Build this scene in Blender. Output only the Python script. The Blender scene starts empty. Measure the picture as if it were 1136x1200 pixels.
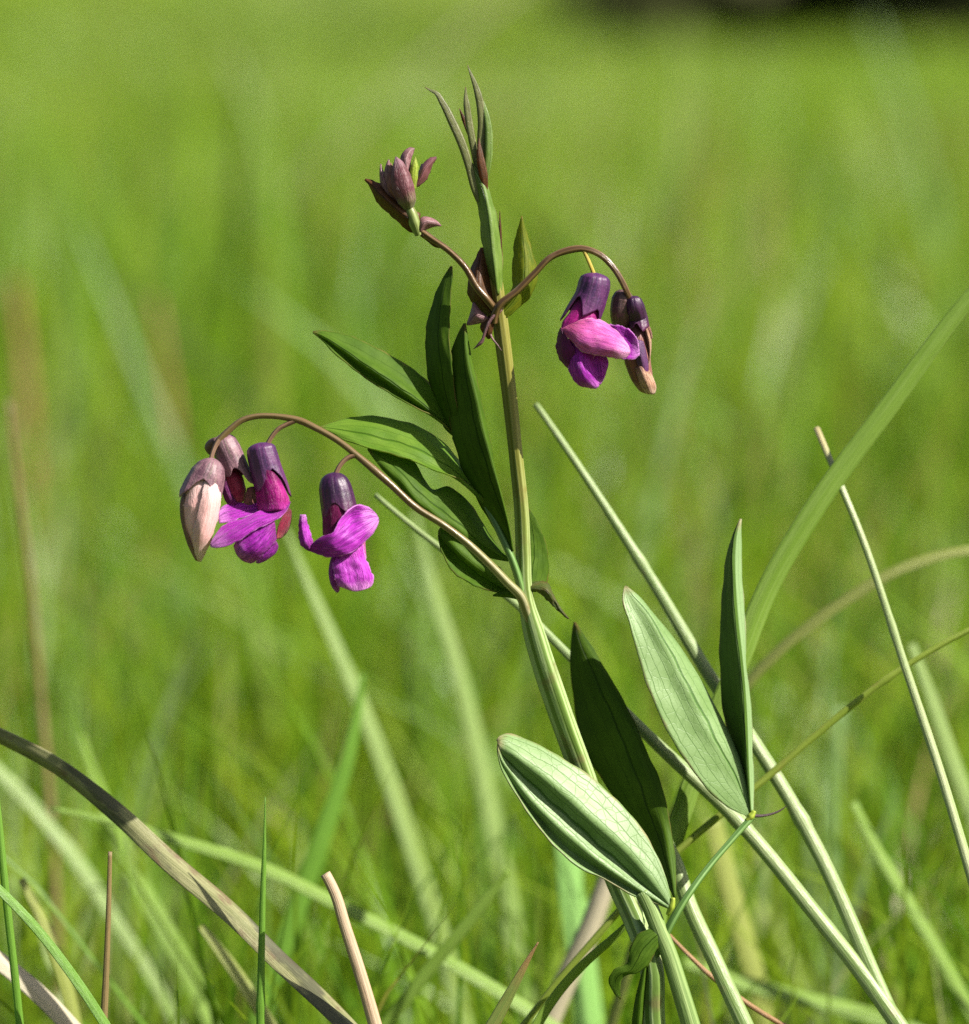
import bpy, math, random
import numpy as np
from mathutils import Vector

random.seed(7)
rng = np.random.default_rng(11)
scene = bpy.context.scene
col = scene.collection

# ------------------------------------------------------------------ camera
S = 0.00013                  # one photo pixel at the focus distance, metres
DIST = 0.60                  # focus distance
FPX = DIST / S               # focal length in photo pixels (1136 x 1200)
H = 0.26                     # camera height above the ground
HORIZON = -5.0               # photo row of the horizon
PITCH = math.atan((600 - HORIZON) / FPX)

cam_d = bpy.data.cameras.new('camera')
cam_d.sensor_fit = 'VERTICAL'
cam_d.lens = 100.0
cam_d.sensor_height = 100.0 * 1200 / FPX
cam_d.clip_start = 0.02
cam_d.clip_end = 2000
cam_d.dof.use_dof = True
cam_d.dof.focus_distance = DIST
cam_d.dof.aperture_fstop = 8.5
cam_d.dof.aperture_blades = 0
cam = bpy.data.objects.new('camera', cam_d)
col.objects.link(cam)
cam.location = (0, 0, H)
cam.rotation_euler = (math.radians(90) - PITCH, 0, 0)
scene.camera = cam

# ------------------------------------------------------------------ sky and sun
SUN = Vector((0.67, -0.25, 0.70)).normalized()      # towards the sun
world = bpy.data.worlds.new('World')
scene.world = world
world.use_nodes = True
wn = world.node_tree
sky = wn.nodes.new('ShaderNodeTexSky')
sky.sky_type = 'NISHITA'
sky.sun_disc = False
sky.dust_density = 3.0
sky.ozone_density = 0.4
sky.sun_elevation = math.asin(SUN.z)
sky.sun_rotation = math.atan2(SUN.x, SUN.y)
wn.links.new(sky.outputs[0], wn.nodes['Background'].inputs[0])
wn.nodes['Background'].inputs[1].default_value = 0.05
sd = bpy.data.lights.new('sun', 'SUN')
sd.energy = 5.0
sd.angle = math.radians(0.53)
sd.color = (1.0, 0.95, 0.86)
so = bpy.data.objects.new('sun', sd)
col.objects.link(so)
so.location = (2, -1, 3)
so.rotation_euler = SUN.to_track_quat('Z', 'Y').to_euler()

scene.view_settings.view_transform = 'Standard'
scene.view_settings.look = 'None'
scene.view_settings.exposure = 1.17
scene.view_settings.gamma = 1.0
scene.render.filter_size = 1.25
scene.cycles.use_denoising = False          # the photograph has fine grain
try:
    scene.cycles.sampling_pattern = 'BLUE_NOISE'
except Exception:
    pass
scene.cycles.use_adaptive_sampling = False
scene.cycles.max_bounces = 4
scene.cycles.diffuse_bounces = 2
scene.cycles.transmission_bounces = 3

# ------------------------------------------------------------------ helpers
CAM = np.array([0, 0, H])
FWD = np.array([0, math.cos(PITCH), -math.sin(PITCH)])
UP = np.array([0, math.sin(PITCH), math.cos(PITCH)])
RIGHT = np.array([1.0, 0, 0])


def P(p):
    """photo pixel and depth behind the focus plane (in pixel units) -> world point"""
    x, y, d = (p[0], p[1], p[2] if len(p) > 2 else 0.0)
    z = DIST + d * S
    return CAM + FWD * z + RIGHT * ((x - 568) / FPX * z) + UP * ((600 - y) / FPX * z)


def spline(pts, n, closed=False):
    """chord-length Catmull-Rom resampling of an (m,k) polyline to n points"""
    p = np.asarray(pts, float)
    m = len(p)
    if m == 1:
        return np.repeat(p, n, 0)
    seg = np.linalg.norm(np.diff(p[:, :2], axis=0), axis=1) if p.shape[1] > 2 else np.linalg.norm(np.diff(p, axis=0), axis=1)
    seg = np.maximum(seg, 1e-6)
    t = np.concatenate([[0], np.cumsum(seg)])
    tang = np.zeros_like(p)
    if m == 2:
        tang[:] = (p[1] - p[0]) / (t[1] - t[0])
    else:
        for i in range(1, m - 1):
            a = (p[i] - p[i - 1]) / (t[i] - t[i - 1])
            b = (p[i + 1] - p[i]) / (t[i + 1] - t[i])
            w = (t[i + 1] - t[i]) / (t[i + 1] - t[i - 1])
            tang[i] = a * w + b * (1 - w)
        tang[0] = 2 * (p[1] - p[0]) / (t[1] - t[0]) - tang[1]
        tang[-1] = 2 * (p[-1] - p[-2]) / (t[-1] - t[-2]) - tang[-2]
    q = np.linspace(0, t[-1], n)
    k = np.clip(np.searchsorted(t, q, 'right') - 1, 0, m - 2)
    h = (t[k + 1] - t[k])
    u = ((q - t[k]) / h)[:, None]
    h = h[:, None]
    return ((2 * u**3 - 3 * u**2 + 1) * p[k] + (u**3 - 2 * u**2 + u) * h * tang[k]
            + (-2 * u**3 + 3 * u**2) * p[k + 1] + (u**3 - u**2) * h * tang[k + 1])


def loft(curves, nu=28, nv=14, wob=0.0, seed=0):
    """surface through several photo-space curves, each from base to tip"""
    r = np.random.default_rng(seed)
    rows = np.stack([spline(c, nu + 1) for c in curves], 1)          # nu+1, K, 3
    K = rows.shape[1]
    V = []
    UVs = []
    ph = r.uniform(0, 6.28, 6)
    for i in range(nu + 1):
        k = rows[i]
        tq = np.linspace(0, K - 1, nv + 1)
        out = np.zeros((nv + 1, 3))
        for j, q in enumerate(tq):
            a = min(int(q), K - 2)
            f = q - a
            p1, p2 = k[a], k[a + 1]
            m1 = (k[a + 1] - k[a - 1]) / 2 if a > 0 else (p2 - p1)
            m2 = (k[a + 2] - k[a]) / 2 if a + 2 < K else (p2 - p1)
            out[j] = ((2*f**3-3*f**2+1)*p1 + (f**3-2*f**2+f)*m1 + (-2*f**3+3*f**2)*p2 + (f**3-f**2)*m2)
            if wob:
                u, v = i / nu, j / nv
                out[j, 2] += wob * (math.sin(9*u+5*v+ph[0]) + .7*math.sin(17*u-9*v+ph[1]) + .4*math.sin(31*u+16*v+ph[2])) * math.sin(math.pi*min(1, u*1.02))
        if wob:
            u = i / nu
            k_ = min(1.0, 6 * u, 6 * (1 - u))
            for j, sg in ((0, 1), (nv, -1)):
                e = (math.sin(23*u+ph[3]+sg) + .8*math.sin(41*u+ph[4]*sg) + .6*math.sin(67*u+ph[5])) * 0.45 * k_
                dv = out[j] - out[nv // 2]
                dv = dv / max(np.linalg.norm(dv[:2]), 1e-6)
                out[j] += dv * e
        for j in range(nv + 1):
            V.append(P(out[j]))
            UVs.append((i / nu, j / nv))
    F = []
    for i in range(nu):
        for j in range(nv):
            a = i * (nv + 1) + j
            F.append((a, a + nv + 1, a + nv + 2, a + 1))
    return V, F, UVs


def frames(W):
    """for each world point: tangent, image-right-ish and camera-facing unit vectors"""
    T = np.gradient(W, axis=0)
    T /= np.maximum(np.linalg.norm(T, axis=1), 1e-9)[:, None]
    C = CAM - W
    C /= np.linalg.norm(C, axis=1)[:, None]
    C = C - (C * T).sum(1)[:, None] * T
    C /= np.maximum(np.linalg.norm(C, axis=1), 1e-9)[:, None]
    R = np.cross(C, T)
    return T, R, C


def interp_prof(prof, n):
    prof = sorted(prof)
    return np.interp(np.linspace(0, 1, n), [a for a, b in prof], [b for a, b in prof])


def tube(path, radii, n=None, seg=12, prof=None, flat=1.0, twist=0.0, uvmm=True, world=False, smooth_r=False):
    """tapering tube along photo-space points; radii in photo pixels (list spread along the path)"""
    n = n or max(10, 4 * len(path))
    if world:
        W = spline(path, n)
        scale = np.full(n, S)
    else:
        q = spline([(p[0], p[1], p[2] if len(p) > 2 else 0.) for p in path], n)
        W = np.array([P(a) for a in q])
        scale = S * (DIST + q[:, 2] * S) / DIST
    r = interp_prof([(i / (len(radii) - 1), v) for i, v in enumerate(radii)], n) if not isinstance(radii[0], tuple) else interp_prof(radii, n)
    r = r * scale
    T, R, C = frames(W)
    L = np.concatenate([[0], np.cumsum(np.linalg.norm(np.diff(W, axis=0), axis=1))]) * 1000
    V, F, UVs = [], [], []
    for i in range(n):
        for j in range(seg + 1):
            a = 2 * math.pi * j / seg
            k = prof(a + twist * i / n) if prof else 1.0
            b = a
            V.append(W[i] + r[i] * k * (R[i] * math.cos(b) + C[i] * math.sin(b) * flat))
            UVs.append((L[i] if uvmm else i / (n - 1), j / seg))
    for i in range(n - 1):
        for j in range(seg):
            a = i * (seg + 1) + j
            F.append((a, a + 1, a + seg + 2, a + seg + 1))
    return V, F, UVs


def capped(geo, seg=12):
    V, F, U = geo
    n = len(V) // (seg + 1)
    V, F, U = list(V), list(F), list(U)
    for base, flip in ((0, True), ((n - 1) * (seg + 1), False)):
        c = np.mean([V[base + j] for j in range(seg)], axis=0)
        ci = len(V)
        V.append(c)
        U.append((U[base][0], .5))
        for j in range(seg):
            F.append((ci, base + j + 1, base + j) if flip else (ci, base + j, base + j + 1))
    return V, F, U


def bell(path, prof, lens, seg=44, n=26, flare=0.0):
    """calyx: a bell round a photo-space axis whose rim is cut to teeth; lens = [(degrees, length)],
    0 = right of the picture, 90 = towards the camera"""
    q = spline(path, 80)
    W = np.array([P(a) for a in q])
    T, R, C = frames(W)
    ang = [a for a, b in lens]
    val = [b for a, b in lens]
    ang2 = [ang[-1] - 360] + ang + [ang[0] + 360]
    val2 = [val[-1]] + val + [val[0]]
    V, F, UVs = [], [], []
    pt = [a for a, b in prof]
    pr = [b for a, b in prof]
    for i in range(n):
        for j in range(seg + 1):
            a = 360 * j / seg
            Lm = np.interp(a, ang2, val2)
            t = (i / (n - 1)) ** 1.25 * Lm
            f = min(t / 1.4, 1) * 79
            k = min(int(f), 78)
            w = f - k
            c = W[k] * (1 - w) + W[k + 1] * w
            rr = np.interp(t, pt, pr) * S * (1 + .03 * math.cos(math.radians(a) * 10))
            aa = math.radians(a)
            V.append(c + rr * (R[k] * math.cos(aa) + C[k] * math.sin(aa)))
            UVs.append((t, j / seg))
    for i in range(n - 1):
        for j in range(seg):
            a = i * (seg + 1) + j
            F.append((a, a + 1, a + seg + 2, a + seg + 1))
    return V, F, UVs


ORIGIN = {}


def thing(name, label, cat, origin, group=None):
    o = bpy.data.objects.new(name, None)
    o.empty_display_size = 0.01
    col.objects.link(o)
    o.location = tuple(origin)
    ORIGIN[o.name] = np.array(origin, float)
    o['label'] = label
    o['category'] = cat
    if group:
        o['group'] = group
    return o


def sub(name, origin, parent):
    o = bpy.data.objects.new(name, None)
    o.empty_display_size = 0.004
    col.objects.link(o)
    o.parent = parent
    o.location = tuple(np.array(origin) - ORIGIN[parent.name])
    ORIGIN[o.name] = np.array(origin, float)
    return o


def mk(name, geos, mat, parent=None, thick=0.0, subsurf=0, origin=None):
    if isinstance(geos, tuple):
        geos = [geos]
    V, F, U = [], [], []
    for v, f, u in geos:
        b = len(V)
        V += [np.asarray(x) for x in v]
        F += [tuple(i + b for i in g) for g in f]
        U += list(u)
    V = np.array(V)
    if origin is None:
        origin = ORIGIN[parent.name] if parent else V[np.argmin(V[:, 2])]
    me = bpy.data.meshes.new(name)
    me.from_pydata((V - origin).tolist(), [], F)
    uv = me.uv_layers.new(name='UVMap')
    Ua = np.array(U, dtype=np.float32)
    li = np.empty(len(me.loops), dtype=np.int32)
    me.loops.foreach_get('vertex_index', li)
    uv.data.foreach_set('uv', Ua[li].ravel())
    me.polygons.foreach_set('use_smooth', np.ones(len(me.polygons), dtype=bool))
    me.materials.append(mat)
    o = bpy.data.objects.new(name, me)
    col.objects.link(o)
    ORIGIN[o.name] = np.array(origin, float)
    if parent:
        o.parent = parent
        o.location = tuple(np.array(origin) - ORIGIN[parent.name])
    else:
        o.location = tuple(origin)
    if thick:
        m = o.modifiers.new('thickness', 'SOLIDIFY')
        m.thickness = thick * S
        m.offset = 0
    if subsurf:
        m = o.modifiers.new('smooth', 'SUBSURF')
        m.levels = m.render_levels = subsurf
    return o


# ------------------------------------------------------------------ materials
class N:
    def __init__(s, name):
        s.m = bpy.data.materials.new(name)
        s.m.use_nodes = True
        s.t = s.m.node_tree
        s.t.nodes.clear()
        s.out = s.t.nodes.new('ShaderNodeOutputMaterial')

    def n(s, kind, **kw):
        o = s.t.nodes.new('ShaderNode' + kind)
        for k, v in kw.items():
            setattr(o, k, v)
        return o

    def put(s, sock, v):
        if isinstance(v, bpy.types.NodeSocket):
            s.t.links.new(v, sock)
        elif isinstance(v, tuple) and len(v) == 3 and sock.type == 'RGBA':
            sock.default_value = (*v, 1)
        else:
            sock.default_value = v

    def uv(s):
        n = s.n('UVMap')
        x = s.n('SeparateXYZ')
        s.t.links.new(n.outputs[0], x.inputs[0])
        return n.outputs[0], x.outputs[0], x.outputs[1]

    def math(s, op, a, b=0.0, c=None):
        n = s.n('Math', operation=op)
        s.put(n.inputs[0], a)
        s.put(n.inputs[1], b)
        if c is not None:
            s.put(n.inputs[2], c)
        return n.outputs[0]

    def mapped(s, vec, scale, loc=(0, 0, 0)):
        n = s.n('Mapping')
        s.put(n.inputs[0], vec)
        n.inputs['Scale'].default_value = scale
        n.inputs['Location'].default_value = loc
        return n.outputs[0]

    def noise(s, vec, scale=1.0, detail=3.0, rough=0.55):
        n = s.n('TexNoise')
        s.put(n.inputs['Vector'], vec)
        n.inputs['Scale'].default_value = scale
        n.inputs['Detail'].default_value = detail
        n.inputs['Roughness'].default_value = rough
        return n.outputs[0]

    def ramp(s, f, stops, interp='LINEAR'):
        n = s.n('ValToRGB')
        n.color_ramp.interpolation = interp
        e = n.color_ramp.elements
        while len(e) < len(stops):
            e.new(0.5)
        for el, (p, c) in zip(e, stops):
            el.position = p
            el.color = (*c, 1) if isinstance(c, tuple) else (c, c, c, 1)
        s.put(n.inputs[0], f)
        return n.outputs[0]

    def mix(s, f, a, b, blend='MIX'):
        n = s.n('Mix', data_type='RGBA', blend_type=blend)
        s.put(n.inputs[0], f)
        s.put(n.inputs[6], a)
        s.put(n.inputs[7], b)
        return n.outputs[2]

    def step(s, x, lo, hi):
        n = s.n('MapRange', interpolation_type='SMOOTHSTEP')
        s.put(n.inputs[0], x)
        n.inputs[1].default_value = lo
        n.inputs[2].default_value = hi
        return n.outputs[0]

    def finish(s, color, rough=0.5, transl=0.3, tcol=None, bump=None, bump_d=0.00002, spec=0.5, sheen=0.0):
        p = s.n('BsdfPrincipled')
        s.put(p.inputs['Base Color'], color)
        s.put(p.inputs['Roughness'], rough)
        p.inputs['Specular IOR Level'].default_value = spec
        if sheen:
            p.inputs['Sheen Weight'].default_value = sheen
            p.inputs['Sheen Roughness'].default_value = 0.4
        b = None
        if bump is not None:
            b = s.n('Bump')
            b.inputs['Strength'].default_value = 1.0
            b.inputs['Distance'].default_value = bump_d
            s.put(b.inputs['Height'], bump)
            s.put(p.inputs['Normal'], b.outputs[0])
        res = p.outputs[0]
        if transl:
            t = s.n('BsdfTranslucent')
            s.put(t.inputs[0], tcol if tcol is not None else color)
            mx = s.n('MixShader')
            mx.inputs[0].default_value = transl
            s.t.links.new(res, mx.inputs[1])
            s.t.links.new(t.outputs[0], mx.inputs[2])
            res = mx.outputs[0]
        s.t.links.new(res, s.out.inputs[0])
        return s.m


def mat_leaf(name, c1, c2, vein, edge, transl=0.25, tcol=None, rough=0.5, nveins=3.2, bumpk=1.0, spec=0.5, vein_amt=0.7, under=None):
    m = N(name)
    uv, u, v = m.uv()
    dist = m.noise(m.mapped(uv, (7, 3, 1)), 1.0, 2)
    vv = m.math('ADD', v, m.math('MULTIPLY', m.math('SUBTRACT', dist, 0.5), 0.09))
    # long veins follow the leaflet from base to tip
    off = m.math('ABSOLUTE', m.math('SUBTRACT', vv, 0.5))
    saw = m.math('ABSOLUTE', m.math('SUBTRACT', m.math('FRACT', m.math('MULTIPLY', off, nveins * 2)), 0.5))
    longv = m.step(saw, 0.44, 0.49)
    mid = m.step(off, 0.028, 0.008)
    # net of small veins
    vo = m.n('TexVoronoi', feature='DISTANCE_TO_EDGE')
    m.put(vo.inputs['Vector'], m.mapped(uv, (22, 11, 1)))
    vo.inputs['Scale'].default_value = 1.0
    net = m.step(vo.outputs[0], 0.05, 0.0)
    fine = m.noise(m.mapped(uv, (160, 40, 1)), 1.0, 3)
    blotch = m.noise(m.mapped(uv, (6, 3, 1)), 1.0, 3)
    base = m.mix(m.step(blotch, 0.3, 0.7), c1, c2)
    base = m.mix(m.math('MULTIPLY', m.math('SUBTRACT', fine, 0.35), 0.5), base, tuple(x * 0.55 for x in c1))
    if under:
        base = m.mix(m.step(v, 0.62, 0.68), base, under)  # pale strip past the fold, carries the lit edge in colour
    va = m.math('MAXIMUM', m.math('MULTIPLY', longv, 0.8), m.math('MULTIPLY', net, 0.30))
    base = m.mix(m.math('MULTIPLY', va, vein_amt), base, vein)
    base = m.mix(m.math('MULTIPLY', mid, 0.8), base, vein)
    rim = m.step(m.math('ADD', off, m.math('MULTIPLY', m.math('SUBTRACT', blotch, 0.5), 0.03)), 0.472, 0.492)
    tip = m.step(m.math('ADD', u, m.math('MULTIPLY', m.math('SUBTRACT', blotch, 0.5), 0.08)), 0.95, 1.0)
    base = m.mix(m.math('MULTIPLY', m.math('MAXIMUM', m.math('MULTIPLY', rim, m.step(blotch, 0.35, 0.65)), tip), 0.6), base, edge)
    vs = m.n('TexVoronoi', feature='F1')
    m.put(vs.inputs['Vector'], m.mapped(uv, (9, 4, 1), (3.1, 1.7, 0)))
    vs.inputs['Scale'].default_value = 1.0
    speck = m.math('MULTIPLY', m.step(m.math('ADD', vs.outputs[0], m.math('MULTIPLY', fine, 0.08)), 0.13, 0.07), m.step(blotch, 0.5, 0.56))
    base = m.mix(m.math('MULTIPLY', speck, 0.75), base, (0.10, 0.055, 0.02))
    h = m.math('SUBTRACT', m.math('MULTIPLY', fine, 0.25), m.math('ADD', m.math('MULTIPLY', va, 0.6), m.math('MULTIPLY', mid, 1.2)))
    return m.finish(base, rough, transl, tcol if tcol is not None else m.mix(0.5, base, (0.20, 0.42, 0.02)), h, 0.00006 * bumpk, spec)


def mat_petal(name, base, mid, edge, vein, transl=0.35, rough=0.5, vein_amt=0.5):
    m = N(name)
    uv, u, v = m.uv()
    nz = m.noise(m.mapped(uv, (4, 4, 1)), 1.0, 3)
    uu = m.math('ADD', u, m.math('MULTIPLY', m.math('SUBTRACT', nz, 0.5), 0.35))
    c = m.ramp(uu, [(0.0, base), (0.3, mid), (0.75, mid), (1.0, edge)])
    wob = m.math('ADD', v, m.math('MULTIPLY', m.math('SUBTRACT', m.noise(m.mapped(uv, (3, 2, 1)), 1.0, 3), 0.5), 0.16))
    cv = m.n('CombineXYZ')
    m.put(cv.inputs[0], u)
    m.put(cv.inputs[1], wob)
    vn = m.noise(m.mapped(cv.outputs[0], (1.3, 17, 1)), 1.0, 2, 0.5)
    vl = m.math('ABSOLUTE', m.math('SUBTRACT', vn, 0.5))
    vv = m.math('MULTIPLY', m.step(vl, 0.05, 0.0), vein_amt)
    c = m.mix(vv, c, vein)
    pat = m.noise(m.mapped(uv, (7, 9, 1)), 1.0, 4, 0.6)
    c = m.mix(m.math('MULTIPLY', m.step(pat, 0.5, 0.8), 0.4), c, edge)
    c = m.mix(m.math('MULTIPLY', m.step(pat, 0.48, 0.25), 0.35), c, vein)
    cell = m.noise(m.mapped(uv, (70, 70, 1)), 1.0, 2)
    c = m.mix(m.math('MULTIPLY', m.math('SUBTRACT', cell, 0.3), 0.4), c, vein)
    rim = m.step(m.math('ABSOLUTE', m.math('SUBTRACT', v, 0.5)), 0.465, 0.495)
    c = m.mix(m.math('MULTIPLY', rim, 0.7), c, edge)
    h = m.math('ADD', m.math('MULTIPLY', vv, -1.0), m.math('ADD', m.math('MULTIPLY', cell, 0.12), m.math('MULTIPLY', pat, 1.4)))
    return m.finish(c, rough, transl, None, h, 0.00010, 0.3, 0.1)


def mat_calyx(name, c1, c2, tint, rough=0.36, spec=0.5, rim=None):
    m = N(name)
    uv, u, v = m.uv()
    st = m.noise(m.mapped(uv, (1.2, 34, 1)), 1.0, 3, 0.6)
    sp = m.noise(m.mapped(uv, (26, 60, 1)), 1.0, 3, 0.65)
    bl = m.noise(m.mapped(uv, (2.5, 5, 1)), 1.0, 3)
    c = m.mix(m.step(bl, 0.35, 0.65), c1, c2)
    c = m.mix(m.math('MULTIPLY', m.step(st, 0.5, 0.7), 0.55), c, tint)
    c = m.mix(m.math('MULTIPLY', m.step(st, 0.45, 0.3), 0.6), c, tuple(x * 0.45 for x in c1))
    c = m.mix(m.math('MULTIPLY', m.step(sp, 0.5, 0.7), 0.5), c, tuple(min(1, x * 2.4 + .01) for x in c2))
    rib = m.math('ABSOLUTE', m.math('SUBTRACT', m.math('FRACT', m.math('ADD', m.math('MULTIPLY', v, 5), m.math('MULTIPLY', bl, 0.25))), 0.5))
    c = m.mix(m.math('MULTIPLY', m.step(rib, 0.045, 0.0), 0.7), c, tuple(x * 0.3 for x in c1))
    rimc = m.step(m.math('ADD', u, m.math('MULTIPLY', m.math('SUBTRACT', st, 0.5), 0.6)), 0.55, 1.1)
    c = m.mix(m.math('MULTIPLY', rimc, 0.55), c, rim if rim else tuple(x * 1.6 for x in c2))
    h = m.math('ADD', m.math('MULTIPLY', st, 0.9), m.math('ADD', m.math('MULTIPLY', sp, 0.35), m.math('MULTIPLY', bl, 1.5)))
    return m.finish(c, rough + 0.08, 0.06, None, h, 0.00010, spec)


def mat_stem(name, c1, c2, c3=None, stripes=5.0, rough=0.45, transl=0.0, lo=0.0, hi=60.0, ctop=None):
    """c1/c2 alternate round the stem; ctop takes over between lo and hi millimetres along it"""
    m = N(name)
    uv, u, v = m.uv()
    st = m.noise(m.mapped(uv, (0.05, stripes * 2, 1)), 1.0, 3, 0.6)
    fine = m.noise(m.mapped(uv, (1.2, stripes * 7, 1)), 1.0, 3)
    blotch = m.noise(m.mapped(uv, (0.25, 2, 1)), 1.0, 3)
    rb = m.math('MULTIPLY_ADD', m.math('SINE', m.math('MULTIPLY', v, 6.28318 * stripes)), 0.22, st)
    c = m.mix(m.step(rb, 0.38, 0.62), c1, c2)
    if c3:
        c = m.mix(m.math('MULTIPLY', m.step(blotch, 0.5, 0.72), 0.8), c, c3)
    if ctop:
        c = m.mix(m.math('MULTIPLY', m.step(u, lo, hi), 0.85), c, ctop)
    c = m.mix(m.math('MULTIPLY', fine, 0.4), c, tuple(x * 0.5 for x in c1))
    h = m.math('ADD', m.math('MULTIPLY', rb, 1.2), m.math('MULTIPLY', fine, 0.3))
    return m.finish(c, rough, transl, None, h, 0.00009, 0.4)


def mat_blade(name, c1, c2, spots=None, transl=0.35, rough=0.4, spot_lo=0.55, tip=None, shade_bands=None):
    m = N(name)
    uv, u, v = m.uv()
    st = m.noise(m.mapped(uv, (0.02, 14, 1)), 1.0, 3, 0.6)
    fine = m.noise(m.mapped(uv, (0.35, 40, 1)), 1.0, 2)
    c = m.mix(m.step(st, 0.38, 0.62), c1, c2)
    if spots:
        b = m.noise(m.mapped(uv, (0.16, 1.6, 1)), 1.0, 4, 0.65)
        c = m.mix(m.math('MULTIPLY', m.step(b, spot_lo, spot_lo + 0.15), 0.85), c, spots)
    if shade_bands:
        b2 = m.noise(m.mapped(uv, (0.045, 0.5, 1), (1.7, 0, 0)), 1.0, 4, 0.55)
        c = m.mix(m.math('MULTIPLY', m.step(b2, 0.5, 0.56), 0.8), c, shade_bands)  # dark bands along the blade: shadow painted into the colour
    if tip:
        c = m.mix(m.step(u, 9.0, 2.0), c, tip)
    c = m.mix(m.math('MULTIPLY', fine, 0.35), c, tuple(x * 0.6 for x in c1))
    h = m.math('ADD', st, m.math('MULTIPLY', fine, 0.5))
    return m.finish(c, rough, transl, None, h, 0.00014, 0.4)


M = {}
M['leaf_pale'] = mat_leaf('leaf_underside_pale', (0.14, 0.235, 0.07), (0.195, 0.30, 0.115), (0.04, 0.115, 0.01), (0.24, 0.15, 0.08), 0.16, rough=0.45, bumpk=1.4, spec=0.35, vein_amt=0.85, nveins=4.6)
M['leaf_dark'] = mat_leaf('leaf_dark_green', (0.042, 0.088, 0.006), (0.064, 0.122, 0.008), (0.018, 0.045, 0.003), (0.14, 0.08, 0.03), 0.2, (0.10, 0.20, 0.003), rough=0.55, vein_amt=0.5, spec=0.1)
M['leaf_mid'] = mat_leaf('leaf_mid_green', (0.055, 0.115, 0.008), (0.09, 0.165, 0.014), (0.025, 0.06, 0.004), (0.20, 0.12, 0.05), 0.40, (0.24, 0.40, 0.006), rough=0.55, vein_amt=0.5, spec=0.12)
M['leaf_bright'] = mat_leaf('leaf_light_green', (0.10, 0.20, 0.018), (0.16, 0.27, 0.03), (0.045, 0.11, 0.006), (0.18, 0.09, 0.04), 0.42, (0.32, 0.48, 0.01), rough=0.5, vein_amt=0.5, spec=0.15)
M['leaf_yellow'] = mat_leaf('stipule_yellow_green', (0.10, 0.15, 0.008), (0.19, 0.21, 0.010), (0.035, 0.08, 0.003), (0.20, 0.07, 0.03), 0.45, (0.46, 0.50, 0.008), rough=0.5, vein_amt=0.6, spec=0.25)
M['leaf_brown'] = mat_leaf('stipule_brown', (0.06, 0.028, 0.009), (0.12, 0.045, 0.014), (0.025, 0.014, 0.006), (0.20, 0.09, 0.04), 0.28, (0.36, 0.12, 0.015), rough=0.45, vein_amt=0.6, spec=0.3)
M['leaf_pink'] = mat_leaf('stipule_dull_pink', (0.17, 0.07, 0.08), (0.30, 0.155, 0.165), (0.08, 0.03, 0.03), (0.06, 0.025, 0.03), 0.15, rough=0.45, vein_amt=0.6)
M['leaf_olive'] = mat_leaf('young_leaf_olive', (0.09, 0.105, 0.025), (0.16, 0.17, 0.06), (0.09, 0.04, 0.015), (0.20, 0.08, 0.03), 0.15, rough=0.45, vein_amt=0.9)
M['leaf_sheath'] = mat_leaf('sheath_grey_green', (0.09, 0.16, 0.015), (0.16, 0.24, 0.05), (0.05, 0.10, 0.01), (0.20, 0.14, 0.06), 0.2, (0.22, 0.36, 0.02), rough=0.42, vein_amt=0.5)
M['leaf_stipule'] = mat_leaf('stipule_dark_green_brown', (0.045, 0.075, 0.008), (0.08, 0.07, 0.012), (0.03, 0.03, 0.005), (0.13, 0.05, 0.02), 0.2, (0.14, 0.18, 0.005), rough=0.5, vein_amt=0.5, spec=0.25)
M['leaf_folded'] = mat_leaf('leaf_dark_with_lit_pale_underside', (0.040, 0.085, 0.010), (0.06, 0.12, 0.014), (0.02, 0.05, 0.005), (0.30, 0.22, 0.14), 0.10, (0.09, 0.19, 0.003), rough=0.5, spec=0.2, vein_amt=0.5, under=(0.20, 0.30, 0.13))  # pale underside strip also paints the fold's lit edge
M['stem'] = mat_stem('stem_green', (0.12, 0.20, 0.035), (0.32, 0.42, 0.18), (0.17, 0.14, 0.06), 6, lo=165, hi=205, ctop=(0.19, 0.15, 0.015))
M['peduncle'] = mat_stem('peduncle_brown_purple', (0.075, 0.04, 0.018), (0.15, 0.09, 0.035), (0.24, 0.15, 0.09), 4, rough=0.28)
M['peduncle_low'] = mat_stem('peduncle_pale_to_brown', (0.17, 0.17, 0.06), (0.34, 0.32, 0.18), (0.20, 0.13, 0.06), 4, rough=0.28, lo=10, hi=32, ctop=(0.12, 0.06, 0.025))
M['pedicel'] = mat_stem('pedicel_brown', (0.14, 0.075, 0.05), (0.22, 0.13, 0.07), None, 4)
M['pedicel_yellow'] = mat_stem('pedicel_yellow', (0.40, 0.30, 0.03), (0.45, 0.36, 0.07), None, 4)
M['rachis'] = mat_stem('rachis_green', (0.07, 0.15, 0.03), (0.16, 0.28, 0.08), None, 4)
M['gland'] = mat_stem('node_yellow_green', (0.30, 0.40, 0.04), (0.40, 0.48, 0.06), None, 4, transl=0.2)
M['bud_base'] = mat_stem('bud_base_green', (0.13, 0.17, 0.04), (0.22, 0.27, 0.08), (0.16, 0.08, 0.05), 4)
M['bristle'] = mat_stem('bristle_dark', (0.05, 0.03, 0.035), (0.09, 0.05, 0.05), None, 4)
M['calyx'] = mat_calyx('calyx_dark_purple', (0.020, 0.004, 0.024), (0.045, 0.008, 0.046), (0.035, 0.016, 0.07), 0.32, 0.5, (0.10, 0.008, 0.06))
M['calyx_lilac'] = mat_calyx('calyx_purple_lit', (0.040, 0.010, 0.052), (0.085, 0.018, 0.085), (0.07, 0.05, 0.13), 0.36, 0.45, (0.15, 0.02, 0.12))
M['calyx_grey'] = mat_calyx('calyx_grey_mauve', (0.10, 0.045, 0.065), (0.20, 0.10, 0.125), (0.20, 0.20, 0.14), 0.42)
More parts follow.
